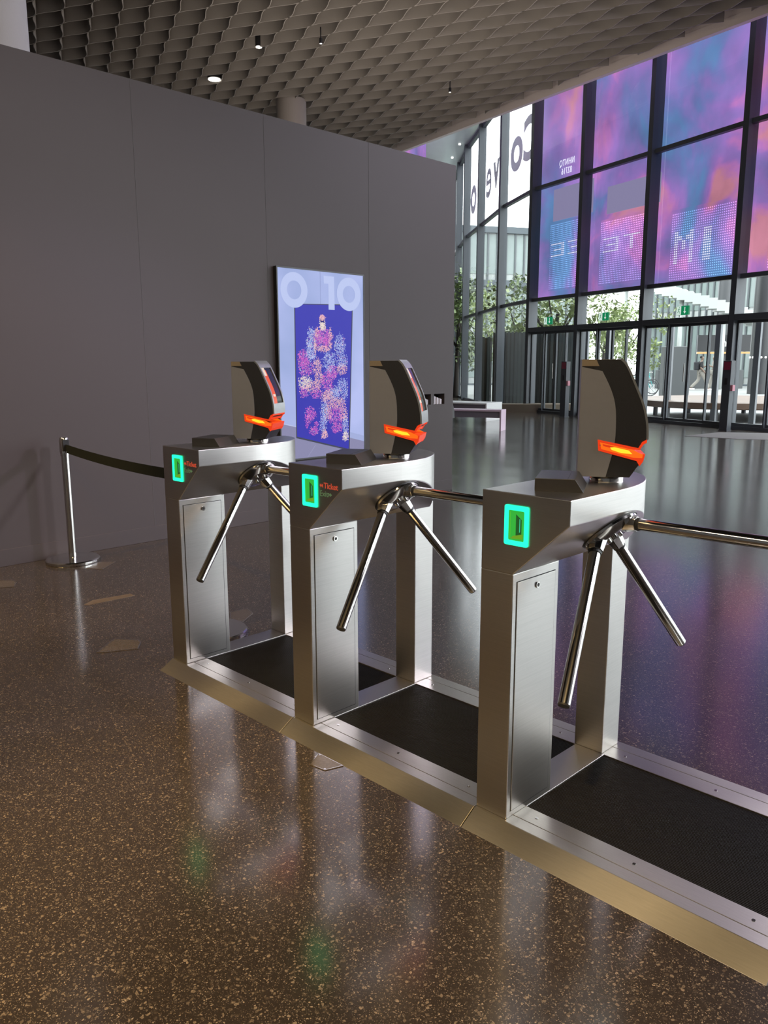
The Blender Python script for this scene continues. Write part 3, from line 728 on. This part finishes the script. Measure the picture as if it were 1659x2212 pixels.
tag(m.build('floor_strip', plain('brass_grey_strip', (.20, .15, .10), .3, .5, vary=.15)), 'narrow brownish metal strip set in the floor left of the turnstiles', 'floor strip')

# ================================================================== PORTRAIT SCREEN ON THE WALL
SX = WX+.035; SY0, SY1, SZ0, SZ1 = 2.50, 3.516, .515, 2.167
t = thing('display_screen', 'tall portrait screen on the dark wall showing 0 10 and a figure of glowing dots', 'screen', (SX, SY0, SZ0))
def sm(): return MB()
def P3(y, z, o=0): return (o, y, z)         # local: x out of the wall
SW, SH = SY1-SY0, SZ1-SZ0
m = MB(); m.box(-.035, 0, 0, 0, SW, SH); m.build('cabinet', BLACKP, t, bevel=.003)
b_ = .012
m = MB(); m.box(0, 0, 0, .006, SW, b_); m.box(0, 0, SH-b_, .006, SW, SH); m.box(0, 0, b_, .006, b_, SH-b_); m.box(0, SW-b_, b_, .006, SW, SH-b_)
m.build('bezel', BLACKP, t)
bgm, nt, bb2 = new_mat('screen_wall_picture')
tc = nt.nodes.new('ShaderNodeTexCoord'); nz = nt.nodes.new('ShaderNodeTexNoise'); nz.inputs['Scale'].default_value = 1.6
rp = nt.nodes.new('ShaderNodeValToRGB'); rp.color_ramp.elements[0].position = .35; rp.color_ramp.elements[0].color = (*srgb(150, 166, 214), 1); rp.color_ramp.elements[1].position = .65; rp.color_ramp.elements[1].color = (*srgb(176, 186, 236), 1)
nt.links.new(tc.outputs['Object'], nz.inputs['Vector']); nt.links.new(nz.outputs['Fac'], rp.inputs[0]); nt.links.new(rp.outputs[0], bb2.inputs['Emission Color'])
bb2.inputs['Emission Strength'].default_value = 1.0*DISP; bb2.inputs['Base Color'].default_value = (.02, .02, .02, 1); bb2.inputs['Roughness'].default_value = .3; bb2.inputs['Specular IOR Level'].default_value = .12
m = MB(); m.box(0, b_, b_, .001, SW-b_, SH-b_); ds = m.build('display', bgm, t)
# picture on the screen: floor of the pictured room, corner line, poster, digits, dotted figure
m = MB(); m.prism([(b_, b_), (SW-b_, b_), (SW-b_, .111), (.80, .162), (.40, .24), (b_, .330)], .001, .0014, axis='x')
m.build('pictured_floor', emis('pf', srgb(140, 138, 176), .9), ds)
for k, q in enumerate(([(b_, .330), (.40, .240), (.40, .247), (b_, .337)], [(.80, .162), (SW-b_, .111), (SW-b_, .165), (.80, .215)], [(.482, 1.34), (.485, 1.34), (.485, SH-b_), (.482, SH-b_)], [(.30, b_), (.303, b_), (.40, .12), (.397, .12)])):
    m = MB(); m.prism(q, .0014, .0016, axis='x'); m.build('pictured_line', emis('pl', (srgb(196, 204, 240), srgb(166, 178, 226), srgb(120, 132, 180), srgb(176, 176, 214))[k], .9), ds)
m = MB(); m.prism([(.176, .195), (.815, .036), (.873, 1.376), (.185, 1.352)], .0018, .0024, axis='x', mi=0)
m.prism([(.186, .208), (.803, .052), (.861, 1.368), (.195, 1.346)], .0024, .0030, axis='x', mi=1)
po = m.build('poster', [emis('pe', srgb(60, 62, 84), .8), emis('pb', srgb(40, 36, 176), .95)], ds)
# dotted crowd of colours: one standing figure above, loose shapes below (y, z, ry, rz, colour, amount)
rnd = random.Random(3); m = MB()
BL = [(0.5, 1.241, 0.031, 0.031, 0, 200), (0.499, 1.202, 0.035, 0.024, 3, 120), (0.503, 1.162, 0.035, 0.034, 3, 220), (0.505, 1.089, 0.103, 0.06, 1, 560), (0.509, 1.033, 0.087, 0.048, 1, 400), (0.508, 0.976, 0.082, 0.028, 0, 260), (0.435, 1.112, 0.027, 0.044, 0, 130), (0.591, 1.067, 0.023, 0.098, 0, 200), (0.366, 1.11, 0.043, 0.048, 2, 200), (0.359, 1.031, 0.048, 0.048, 2, 230), (0.362, 0.943, 0.059, 0.072, 2, 420), (0.411, 0.999, 0.017, 0.072, 0, 140), (0.271, 0.887, 0.063, 0.072, 1, 420), (0.301, 0.807, 0.084, 0.072, 1, 420), (0.428, 0.822, 0.054, 0.073, 0, 260), (0.708, 1.012, 0.068, 0.091, 2, 480), (0.739, 0.863, 0.075, 0.058, 2, 320), (0.727, 0.796, 0.068, 0.05, 0, 240), (0.576, 0.863, 0.073, 0.09, 2, 480), (0.613, 0.764, 0.068, 0.066, 1, 320), (0.545, 0.682, 0.078, 0.082, 1, 480), (0.447, 0.708, 0.049, 0.065, 0, 240), (0.287, 0.679, 0.084, 0.057, 3, 420), (0.37, 0.637, 0.086, 0.049, 0, 300), (0.274, 0.598, 0.053, 0.048, 1, 200), (0.412, 0.587, 0.065, 0.049, 1, 220), (0.735, 0.603, 0.081, 0.101, 2, 480), (0.632, 0.581, 0.068, 0.059, 2, 260), (0.553, 0.55, 0.079, 0.059, 0, 400), (0.653, 0.488, 0.103, 0.051, 0, 360), (0.507, 0.427, 0.044, 0.092, 2, 300), (0.551, 0.408, 0.044, 0.075, 0, 240), (0.493, 0.302, 0.042, 0.075, 2, 240), (0.502, 0.209, 0.038, 0.042, 0, 200), (0.651, 0.37, 0.092, 0.093, 1, 620), (0.743, 0.4, 0.047, 0.094, 0, 260), (0.765, 0.287, 0.039, 0.094, 2, 280), (0.763, 0.176, 0.04, 0.044, 3, 200), (0.66, 0.259, 0.069, 0.034, 1, 200), (0.343, 0.401, 0.065, 0.058, 1, 300), (0.321, 0.353, 0.037, 0.041, 1, 120), (0.382, 0.25, 0.049, 0.041, 1, 220), (0.411, 0.307, 0.027, 0.021, 1, 50), (0.298, 0.296, 0.023, 0.018, 1, 30), (0.637, 0.222, 0.028, 0.01, 1, 30)]
for (cy, cz, ry, rz, ci, n) in BL:
    for _ in range(int(n*.95)):
        a = rnd.random()*2*PI; q = math.sqrt(rnd.random())*(1+.16*rnd.gauss(0, 1))
        y = cy+ry*q*math.cos(a); z = cz+rz*q*math.sin(a)
        if not (.205 < y < .80 and .12 < z < 1.33): continue
        s = rnd.uniform(.0017, .0040); c_ = ci if rnd.random() < .78 else rnd.choice((0, 1, 2, 3, 4, 4))
        if abs(z-1.212) < .008 and abs(y-.50) < .022: c_ = 4
        m.poly([(.0034, y-s, z-s), (.0034, y+s, z-s), (.0034, y+s*.6, z+s), (.0034, y-s*.8, z+s)], c_)
tag(m.build('dotted_figure', [emis('dot_peach', srgb(236, 180, 186), 1), emis('dot_magenta', srgb(206, 98, 196), 1), emis('dot_ice', srgb(176, 190, 238), 1), emis('dot_cream', srgb(240, 226, 210), 1), emis('dot_navy', srgb(50, 44, 120), .9)], po, fixn=False), 'figure of magenta, peach and ice blue dots', kind='stuff')
# digits 0 and 10
DG = emis('digit_white', srgb(186, 198, 240), .95)
def ring2(cy, cz, ro, ri, x0, x1):
    m = MB(); n = 56
    V = [[m.bm.verts.new((x, cy+r*math.cos(k*2*PI/n), cz+r*1.0*math.sin(k*2*PI/n))) for k in range(n)] for x, r in ((x0, ro), (x1, ro), (x1, ri), (x0, ri))]
    for a, b in ((0, 1), (1, 2), (2, 3)):
        for k in range(n): m.bm.faces.new((V[a][k], V[a][(k+1) % n], V[b][(k+1) % n], V[b][k]))
    return m
ring2(.187, 1.465, .148, .078, .0036, .0044).build('digit', DG, ds)
ring2(.824, 1.464, .147, .075, .0036, .0044).build('digit', DG, ds)
m = MB(); m.prism([(.576, 1.318), (.648, 1.318), (.644, 1.607), (.521, 1.607), (.524, 1.541), (.576, 1.541)], .0036, .0044, axis='x'); m.build('digit', DG, ds)
# leaflets in the niches
PAPER = plain('leaflet_paper', (.66, .62, .66), .6, vary=.15, bscale=40)
for k, (a, b, z0, z1) in enumerate(NI):
    m = MB(); m.box(WX-.108, a+.006, z0+.012, WX-.004, a+.010, z1-.01, mi=1)
    n = 9
    for q in range(n):
        y = a+.014+q*(b-a-.03)/n; lean = .004
        m.box(WX-.10, y, z0+.001, WX-.012-.004*(q % 3), y+.010, z1-.022-.0045*q-.002*(q % 2), mi=0)
    tag(m.build('leaflet_stack', [PAPER, BLACKP]), ('upright white leaflets in the left niche of the dark wall', 'upright white leaflets in the right niche near the end of the dark wall')[k], 'leaflets', 'leaflets in the wall niches')
m = MB(); m.prism([(4.845, .78), (4.845, .945), (4.868, .945), (4.90, .86), (4.905, .775)], WX-.09, WX-.01, axis='x')
tag(m.build('black_pouch', BLACKP, bevel=.004), 'small black pouch hanging on the end of the dark wall', 'pouch')

# ================================================================== BENCHES IN THE HALL
def bench(a, b, wd, h, lab, mat):
    a = Vector(a); b = Vector(b); d = (a-b).normalized(); n = Vector((-d.y, d.x)); n = n if n.y > 0 else -n
    M = Matrix(((d.x, n.x, 0, a.x), (d.y, n.y, 0, a.y), (0, 0, 1, 0), (0, 0, 0, 1))); L = (a-b).length
    t = thing('bench', lab, 'bench', (0, 0, 0), 0, 'benches in the hall'); t.matrix_world = M
    m = MB(); m.box(-L, 0, h-.035, 0, wd, h); m.build('seat', mat, t, bevel=.003)
    m = MB(); m.box(-L+.04, .012, h-.16, -.035, .03, h-.035); m.build('apron', plain('mauve_grey', (.22, .20, .23), .45, vary=.05), t)
    for x in (-.035, -L): 
        m = MB(); m.box(x, 0, 0, x+.035, wd, h-.035); m.build('leg', mat, t, bevel=.003)
    return t
PINK = plain('pinkish_white_lacquer', (.78, .62, .72), .3, vary=.03); PALE = plain('white_lacquer', (.80, .82, .80), .3, vary=.03)
bench((-6.62, 11.34), (-8.9, 10.35), .42, .43, 'low pinkish bench in the hall, nearer one beside the end of the dark wall', PINK)
bench((-8.55, 13.35), (-11.4, 12.7), .9, .43, 'low white bench in the hall, standing behind the pinkish bench', PALE)

pts = [at_z(u, v, 0) for u, v in ((1478, 942), (1555, 934), (1659, 936), (1720, 952), (1600, 949))]
m = MB(); m.prism([(q.x, q.y) for q in pts][::-1], 0, .004)
tag(m.build('entrance_mat', plain('grey_carpet_mat', (.12, .112, .11), .9, vary=.15)), 'light grey floor mat inside the doors beside the right hand access post', 'mat')
# ================================================================== ACCESS POSTS, EXIT SIGNS
def access_post(x, y, lab):
    t = thing('access_post', lab, 'post', (x, y, 0), math.radians(-12), 'dark access posts at the doors')
    m = MB(); m.box(-.09, -.07, 0, .09, .07, 1.40); m.build('column', FRAMEM, t, bevel=.004)
    m = MB(); m.box(-.07, -.078, 1.22, .07, -.07, 1.38); pl = m.build('red_label', plain('dark_red_label', (.25, .03, .06), .4, vary=.1), t)
    m = MB(); m.box(-.03, -.08, .93, .03, -.07, 1.06); m.build('button_panel', BLACKP, t)
    m = MB(); m.box(.09, -.05, .80, .14, .03, .92); m.build('reader', plain('pink_reader', (.5, .2, .25), .4, vary=.2), t)
    m = MB(); m.box(-.10, -.08, 0, .10, .08, .02); m.build('foot', FRAMEM, t)
access_post(-3.46, 14.66, 'dark access post at the doors on the right, beside the deep mullion')
p = at_z(1218, 901, 0); access_post(p.x, p.y, 'dark access post at the doors behind the nearest turnstile, left of its head')
SGW = emis('sign_white', srgb(215, 235, 225), .9); SGG = emis('sign_green', srgb(20, 130, 84), .9)
def exit_sign(i, frac, lab):
    M, Lb = bay_frame(i); X = Lb*frac
    t = thing('exit_sign', lab, 'sign', M @ Vector((X, -.2, 2.34)), math.atan2(M[1][0], M[0][0]), 'green exit signs above the doors')
    m = MB(); m.box(-.17, -.02, .04, .17, .02, .23); bd = m.build('sign_box', SGG, t)
    m = MB(); m.box(-.165, -.022, .045, -.04, -.0195, .225); m.build('figure_field', SGW, bd)
    m = MB(); y = -.0235                                             # running figure
    def seg(a, b, w):
        a = Vector(a); b = Vector(b); n = (b-a).normalized(); n = Vector((-n.y, n.x))*w
        m.poly([(a.x+n.x, y, a.y+n.y), (a.x-n.x, y, a.y-n.y), (b.x-n.x, y, b.y-n.y), (b.x+n.x, y, b.y+n.y)])
    c = -.10
    m.poly([(c+.012+.012*math.cos(k*PI/4), y, .195+.012*math.sin(k*PI/4)) for k in range(8)])
    seg((c+.006, .178), (c-.004, .128), .009); seg((c+.004, .170), (c+.030, .150), .004); seg((c+.004, .170), (c-.026, .158), .004)
    seg((c-.004, .130), (c+.024, .105), .006); seg((c+.024, .105), (c+.018, .070), .005); seg((c-.004, .130), (c-.020, .098), .006); seg((c-.020, .098), (c-.042, .092), .005)
    m.build('running_figure', SGG, bd, fixn=False)
    m = MB(); seg((.065, .205), (.065, .105), .010); m.poly([(.065, y, .065), (.025, y, .115), (.105, y, .115)]); m.build('arrow', SGW, bd, fixn=False)
    m = MB(); m.tube((-.1, 0, -.01), (-.1, 0, .04), .008, n=8); m.tube((.1, 0, -.01), (.1, 0, .04), .008, n=8); m.build('bracket', BLACKP, t)
exit_sign(8, .50, 'green exit sign above the doors, leftmost of three')
exit_sign(7, .49, 'green exit sign above the doors, middle of three')
exit_sign(6, .52, 'green exit sign above the doors, rightmost and largest of three')

# ================================================================== OUTSIDE
def leaf_mat(name, c):
    return plain(name, c, .5, vary=.45, bscale=1.5)
LEAF = leaf_mat('sunlit_leaves', (.20, .25, .10)); LEAF2 = leaf_mat('green_leaves', (.13, .18, .07)); BARK = plain('bark', (.03, .024, .02), .8, vary=.3)
def tree(x, y, h, cr, lab, mat, seed, zc=.62):
    r = random.Random(seed)
    t = thing('tree', lab, 'tree', (x, y, -.02), 0, 'trees outside the facade')
    m = MB(); m.tube((0, 0, 0), (.1, 0, h*.6), .12, .06, n=10)
    for k in range(5):
        a = r.random()*2*PI; m.tube((.06, 0, h*.4), (cr*.6*math.cos(a), cr*.6*math.sin(a), h*(.6+.2*r.random())), .05, .02, n=6)
    m.build('trunk', BARK, t)
    m = MB(); cl = [(r.gauss(0, cr*.42), r.gauss(0, cr*.42), h*zc+r.uniform(-.3, .36)*h, cr*r.uniform(.25, .45)) for _ in range(22)]
    for cx, cy, cz, rr_ in cl:
        for _ in range(110):
            v = Vector((r.gauss(0, 1), r.gauss(0, 1), r.gauss(0, 1))).normalized()*rr_*r.uniform(.55, 1.05)
            c = Vector((cx, cy, cz))+v; s = r.uniform(.05, .13)
            a = Vector((r.gauss(0, 1), r.gauss(0, 1), r.gauss(0, 1))).normalized(); b = a.cross(Vector((.3, .5, 1))).normalized()
            m.poly([c+a*s, c+b*s*.6, c-a*s, c-b*s*.6])
    m.build('crown', mat, t, fixn=False)
def gp(u, dist):                          # ground point at that bearing and distance
    d = ray(u, 800); d = Vector((d.x, d.y, 0)).normalized(); return (CAM.x+d.x*dist, CAM.y+d.y*dist)
for k, (u, dist, h, cr, mt, lab) in enumerate((
    (1120, 36, 5.2, 1.9, LEAF2, 'leafy green tree outside the glass, above the left dark slatted screen'),
    (1195, 28, 5.0, 1.8, LEAF, 'bright leafy tree outside the glass, behind the leftmost exit sign'),
    (1050, 42, 5.0, 1.9, LEAF, 'sunlit tree outside the glass, beyond the far left mullions'),
    (985, 33, 5.0, 1.6, LEAF2, 'green tree outside the glass just right of the dark wall end'),
    (1300, 40, 4.6, 2.0, LEAF, 'pale sunlit tree outside the glass, below the middle exit sign'),
    (1345, 44, 4.4, 1.8, LEAF, 'pale sunlit tree outside the glass, right of the middle exit sign'))):
    tree(*gp(u, dist), h, cr, lab, mt, 20+k)
# buildings across the street
GLB = plain('pale_glass_facade', (.17, .21, .20), .2, vary=.3, bscale=.7); SLAB = plain('grey_slab_edge', (.055, .07, .08), .5, vary=.1); WB = plain('white_cladding', (.32, .34, .33), .5, vary=.05)
MUL = plain('grey_mullion', (.07, .08, .085), .5, vary=.1)
def building(u0, u1, dist, H, floors, lab, ang=0, skew=0.0, cols=16):
    a = Vector(gp(u0, dist)); b = Vector(gp(u1, dist+skew)); d = (b-a); L = d.length; d.normalize(); n = Vector((-d.y, d.x)); n = n if n.y > 0 else -n
    t = thing('building', lab, 'building', (a.x, a.y, -.02), math.atan2(d.y, d.x))
    m = MB(); m.box(0, 0, 0, L, 9, H); m.build('wall', WB, t)
    m = MB(); fh = H/floors
    for k in range(floors): m.box(.1, -.04, k*fh+.5, L-.1, .0, (k+1)*fh-.35)
    gl = m.build('glazing', GLB, t)
    m = MB()
    for k in range(floors+1): m.box(-.1, -.30, k*fh-.28, L+.1, 0, k*fh+.10)
    m.build('floor_slabs', SLAB, t)
    m = MB()
    for k in range(cols+1): x = k*L/cols; m.box(x-.05, -.12, 0, x+.05, 0, H)
    m.build('mullions', MUL, t)
    return t
building(930, 1235, 52, 9.8, 3, 'pale office building with grey floor slabs outside, seen through the left panes', skew=4)
building(1400, 1720, 58, 12.5, 3, 'pale glass building outside, seen through the panes on the right', skew=-6, cols=22)
# curved white stair flight in front of the right building
p = gp(1500, 50)
m = MB()
for k in range(24):
    a0 = math.radians(20+k*5); a1 = math.radians(25+k*5); r0, r1 = 3.6, 4.6
    z = 6.6-k*.12
    m.prism([(r0*math.cos(a0), r0*math.sin(a0)), (r1*math.cos(a0), r1*math.sin(a0)), (r1*math.cos(a1), r1*math.sin(a1)), (r0*math.cos(a1), r0*math.sin(a1))], z-.55, z)
for k in range(0, 24, 6):
    a0 = math.radians(22+k*5); z = 6.6-k*.12
    m.tube((4.1*math.cos(a0), 4.1*math.sin(a0), 0), (4.1*math.cos(a0), 4.1*math.sin(a0), z-.5), .12, n=10)
tag(m.build('curved_ramp', WB, loc=(p[0], p[1], -.02), rz=math.radians(200)), 'white curved ramp on slim supports before the right glass building', 'ramp')
DARKC = plain('dark_column', (.016, .017, .019), .4, vary=.15, bscale=1.0)
def outcol(u, dist, r, h, lab, mat=DARKC, studs=False):
    x, y = gp(u, dist)
    t = thing('outdoor_column', lab, 'column', (x, y, -.02))
    m = MB(); m.lathe([(r, 0), (r, h)], 40); m.build('shaft', mat, t)
    if studs:
        m = MB()
        for k in range(16):
            a = k*PI/8; m.tube((r*math.cos(a), r*math.sin(a), 1.62), ((r+.02)*math.cos(a), (r+.02)*math.sin(a), 1.62), .05, n=10)
        m.build('stud', emis('stud_light', (1, 1, 1), 1.5), t)
outcol(1641, 40, .46, 11, 'thick dark round column outside the right doors with a row of lit studs', studs=True)
outcol(1556, 50, .42, 11, 'grey round column outside, behind the walking people', plain('grey_column', (.05, .052, .055), .4, vary=.1))
# round timber bench
x, y = gp(1585, 22.5)
t = thing('round_bench', 'large round timber bench outside the right hand doors', 'bench', (x, y, -.02))
WOOD = plain('timber', (.12, .075, .05), .5, vary=.25, bscale=3)
m = MB(); m.lathe([(2.28, .30), (2.34, .32), (2.34, .455), (2.28, .475)], 64); m.build('seat', WOOD, t)
for k in range(8):
    a = k*PI/4+.2; m = MB(); m.tube((1.9*math.cos(a), 1.9*math.sin(a), 0), (1.9*math.cos(a), 1.9*math.sin(a), .31), .06, n=12); m.build('leg', FRAMEM, t)
# slatted dark enclosures just outside the glass at the left
SLATM = plain('dark_slats', (.035, .045, .045), .35, .2, vary=.3)
def slat_screen(u0, u1, dist, h, lab, bow=.5):
    a = Vector(gp(u0, dist)); b = Vector(gp(u1, dist)); d = b-a; L = d.length; d.normalize(); n = Vector((-d.y, d.x)); n = n if n.y > 0 else -n
    t = thing('slatted_screen', lab, 'screen wall', (a.x, a.y, -.02), math.atan2(d.y, d.x))
    m = MB(); N_ = int(L/.11)
    for k in range(N_):
        x = k*L/N_; yy = -bow*math.sin(PI*(k+.5)/N_); m.box(x, yy, .05, x+.075, yy+.09, h)
    m.build('slats', SLATM, t)
    m = MB()
    for k in range(N_):
        x = k*L/N_; yy = -bow*math.sin(PI*(k+.5)/N_); m.box(x, yy+.09, 0, x+L/N_, yy+.13, h-.03)
    m.build('backing', plain('dark_backing', (.03, .036, .036), .25, vary=.3), t)
slat_screen(1041, 1062, 27.5, 2.25, 'narrow black slatted enclosure outside the glass, leftmost', .05)
slat_screen(1064, 1150, 26.5, 2.35, 'wide dark slatted enclosure outside the glass behind the leftmost doors', .8)
slat_screen(1153, 1240, 24.5, 2.3, 'dark ribbed enclosure outside the leftmost exit sign doors', .7)
# planter box and low grey blocks
for u, dist, w0, h0, mt, lab in ((1460, 33, 1.0, 2.0, plain('grey_kiosk', (.045, .05, .052), .5, vary=.1), 'grey upright information pillar outside the doors, left of the walking people'),
                                 (1512, 47.5, 4.6, 1.0, plain('grey_wall_low', (.06, .064, .066), .6, vary=.1), 'low grey wall outside behind the round timber bench'),
                                 (1190, 23, 3.2, .26, plain('tan_kerb', (.11, .085, .06), .6, vary=.1), 'low tan kerb outside at the foot of the ribbed enclosure')):
    x, y = gp(u, dist); m = MB(); m.box(-w0/2, -.15, 0, w0/2, .35, h0)
    tag(m.build('low_block', mt, bevel=.02, loc=(x, y, -.02), rz=math.radians(42)), lab, 'block')
# shop fascia with lettering
x, y = gp(1592, 49)
t = thing('shop_sign', 'dark shop fascia with white lettering outside, seen right of the access post', 'sign', (x, y, -.02), math.radians(38))
m = MB(); m.box(-2.2, 0, 2.0, 2.2, .15, 2.9); m.build('board', plain('fascia_black', (.02, .02, .022), .5, vary=.1), t)
me = text_mesh('hen', .62, .01, 'CENTER', bold=.01); place_text('lettering', me, emis('white_letters', (1, 1, 1), .9), Matrix.Translation((-.5, -.02, 2.28)) @ Matrix.Rotation(PI/2, 4, 'X'), t)
m = MB(); m.box(-2.2, -.02, 1.88, 2.2, .12, 1.98); m.build('warm_strip', emis('warm_strip', (1, .6, .25), 1.2), t)

# bicycles parked outside
def make_bike():
    t = thing('bicycle', 'x', 'bicycle')
    for cx in (0, 1.02):
        m = MB(); n = 28
        for k in range(n):
            a0, a1 = k*2*PI/n, (k+1)*2*PI/n
            m.tube((cx+.33*math.cos(a0), 0, .34+.33*math.sin(a0)), (cx+.33*math.cos(a1), 0, .34+.33*math.sin(a1)), .022, n=6, caps=False)
        for k in range(8):
            a0 = k*PI/4; m.tube((cx, 0, .34), (cx+.32*math.cos(a0), 0, .34+.32*math.sin(a0)), .004, n=4)
        m.build('wheel', BLACKP, t)
    m = MB()
    J = dict(r=(0, 0, .34), f=(1.02, 0, .34), bb=(.42, 0, .32), st=(.28, 0, .80), hd=(.84, 0, .80), hb=(.82, 0, .95))
    for a, b in (('r', 'bb'), ('r', 'st'), ('bb', 'st'), ('bb', 'hd'), ('st', 'hd'), ('hd', 'f'), ('hd', 'hb')): m.tube(J[a], J[b], .018, n=8)
    m.build('frame', plain('teal_frame', (.05, .30, .30), .35, vary=.1), t)
    m = MB(); m.tube((.82, -.28, .97), (.82, .28, .97), .014, n=8); m.build('handlebar', CHROME, t)
    m = MB(); m.box(.14, -.06, .84, .40, .06, .89); m.build('saddle', BLACKP, t, bevel=.02)
    return t
bk = make_bike(); bk['group'] = 'bicycles parked outside the doors'
spots = [(1352, 36, 'bicycle parked outside, seen just right of the nearest scanner head'), (1366, 38, 'bicycle parked outside, second from the scanner head'), (1440, 40, 'bicycle parked outside left of the grey information pillar')]
for k, (u, dist, lab) in enumerate(spots):
    q = bk if k == 0 else copy_tree(bk)
    x, y = gp(u, dist); q.location = (x, y, -.02); q.rotation_euler.z = math.radians(30+k*25); q['label'] = lab

# ---- two people walking outside
SKIN = plain('skin', (.14, .09, .065), .5, vary=.05)
def skin_obj(name, verts, edges, radii, mat, parent, root=0):
    me = bpy.data.meshes.new(name); me.from_pydata(verts, edges, []); o = bpy.data.objects.new(name, me); COL.objects.link(o)
    md = o.modifiers.new('skin', 'SKIN'); md.use_smooth_shade = True
    for i, v in enumerate(me.skin_vertices[0].data): v.radius = (radii[i], radii[i]) if not isinstance(radii[i], tuple) else radii[i]; v.use_root = (i == root)
    sb = o.modifiers.new('sub', 'SUBSURF'); sb.levels = 2; sb.render_levels = 2
    me.materials.append(mat); o.parent = parent; return o
def person(u, dist, rz, lab, top, legs, hair, pack, stride=1.0, longhair=False):
    x, y = gp(u, dist); t = thing('person', lab, 'person', (x, y, -.02), rz, 'people walking outside')
    s = stride
    V = [(0, 0, .96), (0, 0, 1.15), (0, 0, 1.36), (.02, 0, 1.47), (.03, 0, 1.53), (.04, 0, 1.62), (.04, 0, 1.71),      # spine, neck, head
         (0, -.19, 1.40), (-.07*s, -.24, 1.14), (.10*s, -.22, .92), (.14*s, -.21, .84),
         (0, .19, 1.40), (.10*s, .24, 1.15), (.30, .18, 1.22), (.36, .14, 1.30),
         (0, -.10, .92), (.20*s, -.10, .50), (.30*s, -.10, .09), (.42*s, -.10, .05),
         (0, .10, .92), (-.06*s, .10, .50), (-.34*s, .10, .14), (-.26*s, .10, .06)]
    E_ = [(0, 1), (1, 2), (2, 3), (3, 4), (4, 5), (5, 6), (2, 7), (7, 8), (8, 9), (9, 10), (2, 11), (11, 12), (12, 13), (13, 14), (0, 15), (15, 16), (16, 17), (17, 18), (0, 19), (19, 20), (20, 21), (21, 22)]
    Rr = [.13, .12, .145, .06, .055, .095, .075, .06, .045, .035, .035, .06, .045, .035, .035, .085, .06, .042, .04, .085, .06, .042, .04]
    skin_obj('body', V, E_, Rr, SKIN, t)
    skin_obj('trousers', [V[0], V[15], V[16], V[17], V[19], V[20], V[21]], [(0, 1), (1, 2), (2, 3), (0, 4), (4, 5), (5, 6)], [.15, .105, .085, .075, .105, .085, .075], legs, t)
    skin_obj('top', [V[0], V[1], V[2], V[7], V[8], V[11], V[12]], [(0, 1), (1, 2), (2, 3), (3, 4), (2, 5), (5, 6)], [.15, .145, .165, .08, .062, .08, .062], top, t)
    if longhair: skin_obj('hair', [(.0, 0, 1.70), (-.05, 0, 1.60), (-.07, 0, 1.42)], [(0, 1), (1, 2)], [.10, .09, .06], hair, t)
    else: skin_obj('hair', [(.02, 0, 1.72), (-.03, 0, 1.66), (-.04, 0, 1.60)], [(0, 1), (1, 2)], [.085, .08, .05], hair, t)
    for yy, fx, fz in ((-.10, .30*s, .05), (.10, -.34*s, .08)):
        m = MB(); m.box(fx-.06, yy-.045, fz-.05, fx+.20, yy+.045, fz+.04); m.build('shoe', WHITEP, t, bevel=.02)
    for hx, hy, hz in ((.15*s, -.21, .80), (.37, .13, 1.33)):
        m = MB(); m.box(hx-.03, hy-.015, hz-.05, hx+.03, hy+.015, hz+.03)
        for k in range(4): m.box(hx-.028+k*.015, hy-.01, hz-.10-.006*(k in (1, 2)), hx-.018+k*.015, hy+.01, hz-.05)
        m.box(hx+.03, hy-.01, hz-.03, hx+.045, hy+.01, hz+.02)
        m.build('hand', SKIN, t, bevel=.006)
    if pack:
        m = MB(); m.box(-.34, -.15, 1.02, -.13, .15, 1.44); m.build('backpack', pack, t, bevel=.05)
    return t
BLK = plain('black_cloth', (.006, .006, .007), .8, vary=.2); BEI = plain('beige_cloth', (.22, .205, .18), .8, vary=.1)
person(1514, 44, math.radians(40), 'person in black top and pale trousers with a dark backpack, striding outside', BLK, BEI, BLK, plain('backpack_dark', (.008, .010, .013), .7, vary=.2), 1.25)
person(1543, 45, math.radians(225), 'person with long fair hair in pale clothes, walking outside', BEI, BEI, plain('fair_hair', (.12, .08, .045), .6, vary=.2), None, .5, True)
